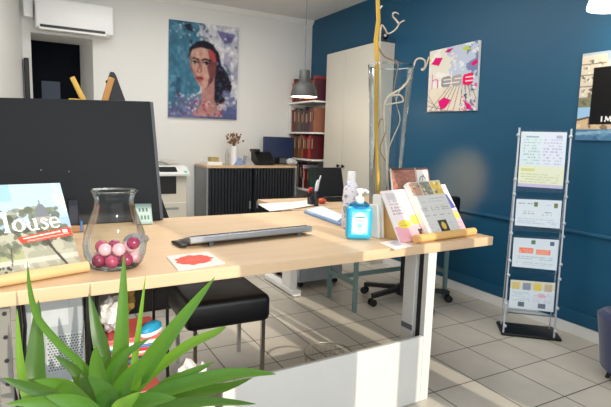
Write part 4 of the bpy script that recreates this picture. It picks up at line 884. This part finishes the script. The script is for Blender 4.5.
# wire wastebasket
wc = at_z(328, 352, .3); wc = V((1.16, 1.98, 0)); wc = V((at_y(328, 352, 1.93).x, 1.93, 0)); WH = at_y(328, 352, 1.93).z
t = thing('wire_wastebasket', 'round open wire wastebasket behind the white desk panel', 'wastebasket', wc)
WIRE = mat('grey_wire', (150, 146, 138), .4, metal=.5)
f = MB(); n = 40; f.tube([wc+V((.115*math.cos(2*PI*i/n), .115*math.sin(2*PI*i/n), WH)) for i in range(n+1)], .004, 8); f.build('rim', WIRE, t, smooth=True)
f = MB()
for i in range(28):
    an = 2*PI*i/28; f.tube([wc+V((.115*math.cos(an), .115*math.sin(an), WH)), wc+V((.09*math.cos(an), .09*math.sin(an), .006))], .0008, 4)
for z in (.05, .1, .15):
    r = .09+.025*z/WH; f.tube([wc+V((r*math.cos(2*PI*i/n), r*math.sin(2*PI*i/n), z)) for i in range(n+1)], .0011, 4)
f.build('wire_mesh', WIRE, t)
f = MB(); f.lathe([(0, .001), (.092, .001), (.092, .008), (0, .008)], wc, 28); f.build('base', WIRE, t)
# PC tower
t = thing('computer_tower', 'silver computer tower with perforated rear grille under the desk', 'computer', (.05, 1.98, .2))
x0, x1, yf = -.045, .132, 1.78
f = MB(); f.box(x0, x1, yf, yf+.42, .205, .655); f.build('case', STEEL, t, bevel=.004)
gm = mat('grille_dark', (92, 96, 98), .5)
f = MB(); f.box(x0+.06, x1-.01, yf-.003, yf-.0005, .37, .5); gp = f.build('fan_grille', mat('grille_light', (176, 182, 184), .4), t)
f = MB()
for r in range(13):
    for k in range(12):
        f.lathe([(0, 0), (.0033, 0), (.0033, .0008), (0, .0008)], (x0+.067+k*.0088+(r % 2)*.0044, yf-.0031, .377+r*.0095), 6, Matrix.Rotation(PI/2, 4, 'X'))
f.build('grille_holes', gm, gp)
f = MB(); f.box(x0+.055, x1-.02, yf-.003, yf-.0005, .29, .33); f.build('sticker', PAPERM, t, label='white sticker')
f = MB(); f.box(x0+.07, x0+.1, yf-.006, yf-.0005, .25, .28); f.build('port', mat('port_blue', (40, 60, 130), .4), t, label='blue connector')
for k in range(3): f = MB(); f.box(x0+.02, x0+.045, yf-.004, yf-.0005, .22+k*.022, .228+k*.022); f.build('slot', BLACK, t)
f = MB(); f.box(x0+.02, x0+.13, yf-.003, yf-.0005, .53, .63); f.build('power_supply_plate', mat('psu', (186, 192, 196), .35), t)
h = thing('computer_holder', 'black steel sling holding the silver computer tower', 'holder', (.05, 1.98, 0))
f = MB(); f.box(x0-.02, x1+.022, yf+.03, yf+.38, .185, .2045); f.build('tray', BLACKM, h)
for x in (x1+.006, x0-.02):
    f = MB(); f.box(x, x+.014, yf-.02, yf+.06, 0, DT-.0425); f.build('upright', BLACKM, h)
# hanging cables at left
for k, pts in enumerate([[(0, 300), (1, 320), (4, 345), (10, 375), (18, 407)], [(18, 303), (20, 330), (19, 360), (21, 395)], [(22, 300), (25, 325), (24, 350), (27, 380)]]):
    P_ = [at_y(x, y, 1.70+k*.01) for x, y in pts]; P_[0].z = min(P_[0].z, .69); P_.append(V((P_[-1].x+.02, 1.72, .01)))
    f = MB(); f.tube(P_, .006, 8); tag(f.build('power_cable', BLACK, smooth=True), ['black cable curving down at the far left under the desk', 'black cable hanging straight left of the computer tower', 'black cable hanging closest against the computer tower'][k], 'cable')
# magazine rack
rx0, rx1, ry0, ry1 = .175, .415, 1.78, 2.02
t = thing('wire_rack', 'black metal rack full of magazines and bags under the desk', 'rack', ((rx0+rx1)/2, (ry0+ry1)/2, 0))
for x in (rx0, rx1):
    for y in (ry0, ry1): f = MB(); f.tube([(x, y, 0), (x, y, .54 if x == rx1 else .66)], .006, 8); f.build('post', BLACKM, t)
for z in (.12, .33):
    f = MB(); f.box(rx0, rx1, ry0, ry1, z-.008, z); f.build('shelf', BLACKM, t)
cols = [((200, 40, 50), 'red'), ((238, 234, 228), 'white'), ((40, 60, 110), 'navy'), ((226, 110, 100), 'coral'), ((240, 236, 232), 'cream'), ((190, 44, 60), 'crimson'), ((60, 110, 170), 'blue'), ((236, 230, 226), 'ivory'), ((210, 90, 90), 'rose')]
for base, lv in ((.12, 'lower'), (.33, 'middle')):
    z = base+.001
    for k in range(9):
        c, nm = cols[(k+(4 if lv == 'lower' else 0)) % 9]; th_ = .009+.003*(k % 3); dx = random.uniform(-.004, .004); dy = random.uniform(-.03, .0)
        M_r = Matrix.Translation((.295+dx, 1.895+dy, z)) @ Matrix.Rotation(random.uniform(-.12, .12), 4, 'Z')
        f = MB(); f.box(-.095, .095, -.1, .1, 0, th_, M_r); tag(f.build('magazine', mat('mag_'+nm, c, .4), bevel=.002), f'{nm} magazine lying in the {lv} stack of the black rack', 'magazine', 'magazines stacked in the rack'); z += th_+.0006
    if lv == 'middle': ztop = z
f = MB(); M_r = Matrix.Translation((.36, 1.80, ztop+.0005)) @ Matrix.Rotation(.7, 4, 'Z')
t = thing('blue_slipper', 'bright blue and white slipper on top of the magazine rack', 'slipper', M_r.translation)
f = MB(); f.lathe([(0, 0), (.045, 0), (.05, .01), (.045, .018), (0, .018)], (0, 0, 0), 20, M_r @ Matrix.Diagonal((1.15, .55, .8, 1))); f.build('sole', WHITE2, t, smooth=True)
f = MB(); f.lathe([(.046, .018), (.044, .035), (.028, .05), (0, .054)], (0, 0, 0), 20, M_r @ Matrix.Diagonal((1.15, .55, .8, 1))); f.build('upper', mat('cyan_blue', (40, 150, 190), .5), t, smooth=True)
def crumple(name, c, s, m, lab, cat, seed):
    random.seed(seed); bm = bmesh.new(); bmesh.ops.create_icosphere(bm, subdivisions=3, radius=1)
    for v in bm.verts:
        k = 1+.22*math.sin(v.co.x*5+seed)*math.cos(v.co.y*6+seed*2)+.12*math.sin(v.co.z*9+seed)+random.uniform(-.05, .05); v.co = V((v.co.x*s[0]*k, v.co.y*s[1]*k, v.co.z*s[2]*k))
    mz = min(v.co.z for v in bm.verts)
    for v in bm.verts: v.co += V((c[0], c[1], c[2]-mz))
    f = MB(); f.bm.free(); f.bm = bm; return tag(f.build(name, m), lab, cat)
WB = mat('white_bag', (236, 234, 232), .5, scale=20, bump=.3)
crumple('plastic_bag', (.235, 1.86, ztop+.001), (.045, .055, .06), WB, 'crumpled white bag on top of the magazine rack', 'bag', 3)
crumple('scarf', (.30, 1.975, ztop+.001), (.032, .03, .075), mat('dark_mustard', (60, 52, 40), .8, c2=(190, 150, 60), scale=30), 'crumpled dark and yellow scarf behind the white bag', 'scarf', 5)
crumple('paper_bag', (.53, 1.86, .001), (.07, .1, .13), WB, 'large crumpled white paper bag on the floor right of the rack', 'bag', 8)
crumple('paper_ball', (.45, 1.43, .001), (.1, .1, .13), WB, 'crumpled white paper on the floor at left end of the desk panel', 'paper', 11)
# ================================================================== A-FRAME PIECES BEHIND THE SCREEN
YA = 3.75
a0 = at_y(72, 77, YA); a1 = at_y(83, 99, YA)
d = (a0-a1).normalized()
t = thing('folding_easel', 'yellow wooden easel poking up left behind the dark screen', 'easel', (a1.x+.1, YA, 0))
ft = a1-d*((a1.z)/d.z); f = MB(); f.bar(ft+V((0, 0, 0)), a0, .03, .042, (0, 1, 0)); f.build('front_leg', mat('yellow_wood', (236, 196, 90), .5, c2=(220, 172, 70)), t, bevel=.004)
f = MB(); f.bar(a0-d*.05+V((0, .03, 0)), V((ft.x, YA+.45, 0)), .026, .02, (0, 1, 0)); f.build('rear_leg', MATS['yellow_wood'], t)
f = MB(); q = at_y(72, 97, YA); f.bar((q.x-.02, YA, q.z-.02), (q.x+.06, YA, q.z-.02), .02, .03, (0, 1, 0)); f.build('cross_bar', MATS['yellow_wood'], t)
f = MB(); f.tube([a0-d*.03+V((-.002, -.012, 0)), a0-d*.08+V((.002, -.012, 0))], .004, 6); f.build('slot', mat('brown_slot', (120, 80, 40), .6), t)
YA = 3.25; b0 = at_y(113, 73, YA); b1 = at_y(105, 100, YA); b2 = at_y(123, 100, YA)
t = thing('a_frame_board', 'black A-frame board with orange wooden leg behind the dark screen, right of the easel', 'board', (b1.x+.05, YA, 0))
d = (b1-b0).normalized(); f1 = b0+d*(b0.z/-d.z); d2 = (b2-b0).normalized(); f2 = b0+d2*(b0.z/-d2.z)
f = MB(); f.bar(b0+d*.03, f1, .035, .03, (0, 1, 0)); f.build('wooden_leg', mat('orange_wood', (206, 150, 80), .5, c2=(186, 126, 60)), t, bevel=.004)
f = MB(); w = .03
P_ = [f1+V((.03, 0, 0)), f2+V((.02, 0, 0)), b0+V((.02, 0, -.01)), b0+V((.008, 0, .008)), b0+V((-.012, 0, .008)), b0+V((-.022, 0, -.02))]
f.prism([q+V((0, .02, 0)) for q in P_], (0, .02, 0)); f.build('black_panel', BLACK, t)
f = MB(); f.sphere(b0+V((-.032, 0, -.055)), .012, 8); f.build('hinge_knob', BLACK, t)
# picture frame at left edge
f = MB(); q = at_y(0.5, 30, 3.9); 
# ================================================================== YUCCA PLANT
po = at_d(112, 445, 1.15); base = V((po.x, po.y, 0))
t = thing('yucca_plant', 'green yucca plant with long pointed leaves in the foreground before the desk', 'plant', base)
zb = po.z-.02
f = MB(); f.lathe([(0, .001), (.11, .001), (.15, .26), (.16, .28), (.145, .28), (.135, .24), (0, .24)], base, 32); f.build('pot', mat('anthracite_pot', (60, 62, 66), .5), t, smooth=True)
f = MB(); f.lathe([(0, .2405), (.134, .2405), (0, .25)], base, 24); f.build('soil', mat('soil', (56, 42, 32), .95, scale=60, bump=.8), t)
f = MB(); f.tube([base+V((0, 0, .2)), base+V((.01, 0, .3)), base+V((0, .01, zb+.03))], [.03, .028, .026], 12); f.build('trunk', mat('yucca_trunk', (120, 98, 70), .9, scale=30, bump=.8, stretch=(1, 1, 6)), t, smooth=True)
def leafmat(name, c, c2):
    m = mat(name, c, .38, c2=c2, scale=5, stretch=(3, 3, .6), spec=.5); b = m.node_tree.nodes['Principled BSDF']
    N = m.node_tree.nodes; L = m.node_tree.links; tr = N.new('ShaderNodeBsdfTranslucent'); tr.inputs[0].default_value = (*lin((150, 200, 60)), 1); mx = N.new('ShaderNodeMixShader'); mx.inputs[0].default_value = .3
    L.new(b.outputs[0], mx.inputs[1]); L.new(tr.outputs[0], mx.inputs[2]); L.new(mx.outputs[0], N['Material Output'].inputs[0]); return m
LM = [leafmat('leaf_green', (72, 120, 40), (54, 100, 34)), leafmat('leaf_dark', (44, 88, 36), (30, 70, 30)), leafmat('leaf_light', (116, 156, 48), (88, 132, 40))]
def leaf(pts, wpx, m, depth, twist=0.0):
    n = len(pts); P_ = [at_d(x, y, depth[0]+(depth[1]-depth[0])*k/(n-1)) for k, (x, y) in enumerate(pts)]
    out = []
    for k in range(n-1):
        p0, p1, p2, p3 = P_[max(k-1, 0)], P_[k], P_[k+1], P_[min(k+2, n-1)]
        for s in range(8):
            u = s/8; out.append(.5*((2*p1)+(p2-p0)*u+(2*p0-5*p1+4*p2-p3)*u*u+(3*p1-p0-3*p2+p3)*u**3))
    out.append(P_[-1]); N_ = len(out); f = MB(); rows = []
    W_ = wpx/FPX*(depth[0]+depth[1])/2
    for i, p in enumerate(out):
        s = i/(N_-1); tg = (out[min(i+1, N_-1)]-out[max(i-1, 0)]).normalized(); vw = (CC-p).normalized()
        sd = tg.cross(vw).normalized(); nr = sd.cross(tg)
        a = twist+.25*math.sin(s*3); sd2 = sd*math.cos(a)+nr*math.sin(a); nr2 = sd2.cross(tg)
        ww = W_*.5*(.55+.45*min(1, s/.35))*(1-max(0, (s-.45)/.55)**1.7) if s < 1 else .0004
        ww = max(ww, .0005)
        rows.append([f.bm.verts.new(p+sd2*ww*q-nr2*ww*.35*(1-abs(q))) for q in (-1, -.5, 0, .5, 1)])
    for a, bq in zip(rows[:-1], rows[1:]):
        for k in range(4): f.bm.faces.new((a[k], a[k+1], bq[k+1], bq[k]))
    return f.build('leaf', m, t, smooth=True)
c0 = (112, 428)
leaf([c0, (118, 380), (122, 330), (124, 254)], 17, LM[0], (1.14, 1.12))
leaf([c0, (140, 376), (170, 334), (215, 277)], 19, LM[0], (1.14, 1.06))
leaf([(116, 428), (130, 385), (138, 335), (145.5, 276)], 7, LM[2], (1.13, 1.08))
leaf([(60, 430), (37, 385), (36, 345), (38.5, 300)], 19, LM[1], (1.13, 1.16))
leaf([(40, 432), (27, 400), (20, 360), (17, 309)], 9, LM[2], (1.12, 1.1))
leaf([(108, 415), (88, 372), (60, 345), (38, 318), (30, 290), (27.5, 262)], 10, LM[0], (1.13, 1.05), .5)
leaf([(116, 424), (150, 396), (200, 380), (240, 373), (276, 374)], 17, LM[0], (1.12, .95), .3)
leaf([(116, 420), (145, 380), (185, 347), (214, 333), (226, 327)], 13, LM[2], (1.13, 1.06), .4)
leaf([(112, 420), (100, 385), (97, 365), (96, 346)], 19, LM[0], (1.1, 1.02), .3)
leaf([(112, 416), (104, 360), (97, 330), (89, 294)], 15, LM[1], (1.15, 1.2))
leaf([(104, 410), (108, 378), (126, 354), (150, 338)], 12, LM[0], (1.1, 1.05), .3)
leaf([(108, 424), (150, 400), (190, 392), (222, 388), (252, 378)], 15, LM[1], (1.14, 1.02), .2)
leaf([(108, 430), (150, 412), (200, 402), (256, 404)], 15, LM[1], (1.08, .92), .4)
leaf([(104, 424), (60, 398), (30, 388), (2, 378)], 16, LM[1], (1.12, 1.06), .3)
leaf([(104, 426), (70, 405), (40, 402), (6, 404)], 16, LM[0], (1.08, .98), .3)
leaf([(110, 424), (86, 392), (76, 372), (54, 355)], 15, LM[1], (1.15, 1.16), .2)
leaf([(110, 424), (72, 392), (60, 384), (34, 380)], 19, LM[0], (1.1, 1.0), .5)
leaf([(114, 424), (128, 394), (158, 366), (188, 350)], 16, LM[1], (1.16, 1.2), .2)
leaf([(114, 424), (160, 390), (180, 378), (214, 362)], 15, LM[0], (1.13, 1.05), .3)
leaf([(112, 426), (90, 386), (92, 372), (108, 356)], 18, LM[1], (1.12, 1.13), .0)
leaf([(112, 426), (120, 396), (126, 380), (140, 360)], 19, LM[0], (1.08, 1.04), .1)
leaf([(112, 430), (108, 402), (104, 390), (88, 376)], 22, LM[1], (1.05, .98), .2)
leaf([(112, 430), (130, 408), (150, 400), (176, 398)], 20, LM[0], (1.02, .95), .2)
leaf([(112, 430), (90, 412), (70, 402), (46, 396)], 20, LM[0], (1.03, .96), .1)
leaf([(112, 430), (118, 412), (126, 404), (140, 392)], 18, LM[2], (1.0, .96), .1)
# ================================================================== LIGHT
SC.view_settings.view_transform = 'Standard'; SC.view_settings.look = 'None'; SC.view_settings.exposure = 0; SC.view_settings.gamma = 1
w = bpy.data.worlds.new('world'); SC.world = w; w.use_nodes = True; bg = w.node_tree.nodes['Background']; bg.inputs[0].default_value = (.86, .93, 1, 1); bg.inputs[1].default_value = 1.15
def light(kind, name, loc, energy, color=(1, 1, 1), **kw):
    l = bpy.data.lights.new(name, kind); l.energy = energy; l.color = color
    for k, v in kw.items(): setattr(l, k, v)
    o = bpy.data.objects.new(name, l); COL.objects.link(o); o.location = loc; return o
s = light('SUN', 'sun', (0, -4, 4), 3.3, (1, .9, .74), angle=.006)
s.rotation_euler = V((-.1, 1, -.44)).to_track_quat('-Z', 'Y').to_euler()
a = light('AREA', 'window_fill_light', (.9, -.75, 1.3), 46, (.92, .96, 1), shape='RECTANGLE', size=3.6, size_y=1.9); a.rotation_euler = (PI/2, 0, 0)  # fill lamp added at the shop front to boost the daylight
a = light('AREA', 'ceiling_fill', (1.1, 3.2, ZC-.03), 54, (1, .98, .95), shape='RECTANGLE', size=1.6, size_y=2.2)  # unseen fill lamp added under the ceiling to brighten the room
light('POINT', 'pendant_bulb', (2.184, 4.034, 1.52), 3, (1, .86, .65), shadow_soft_size=.05)
light('POINT', 'pendant_bulb_front', (LPX, 1.6, at_y(600, 8, 1.6).z-.05), 3.5, (1, .9, .75), shadow_soft_size=.06)
g = light('SPOT', 'wall_glow', (2.0, 2.2, 1.35), 1100, (1, .075, .012), spot_size=.52, spot_blend=1, shadow_soft_size=.05)  # added spot imitating warm sunlight reflected onto the blue wall
g.rotation_euler = (at_x(458, 183, XB)-V((2.0, 2.2, 1.35))).to_track_quat('-Z', 'Y').to_euler()
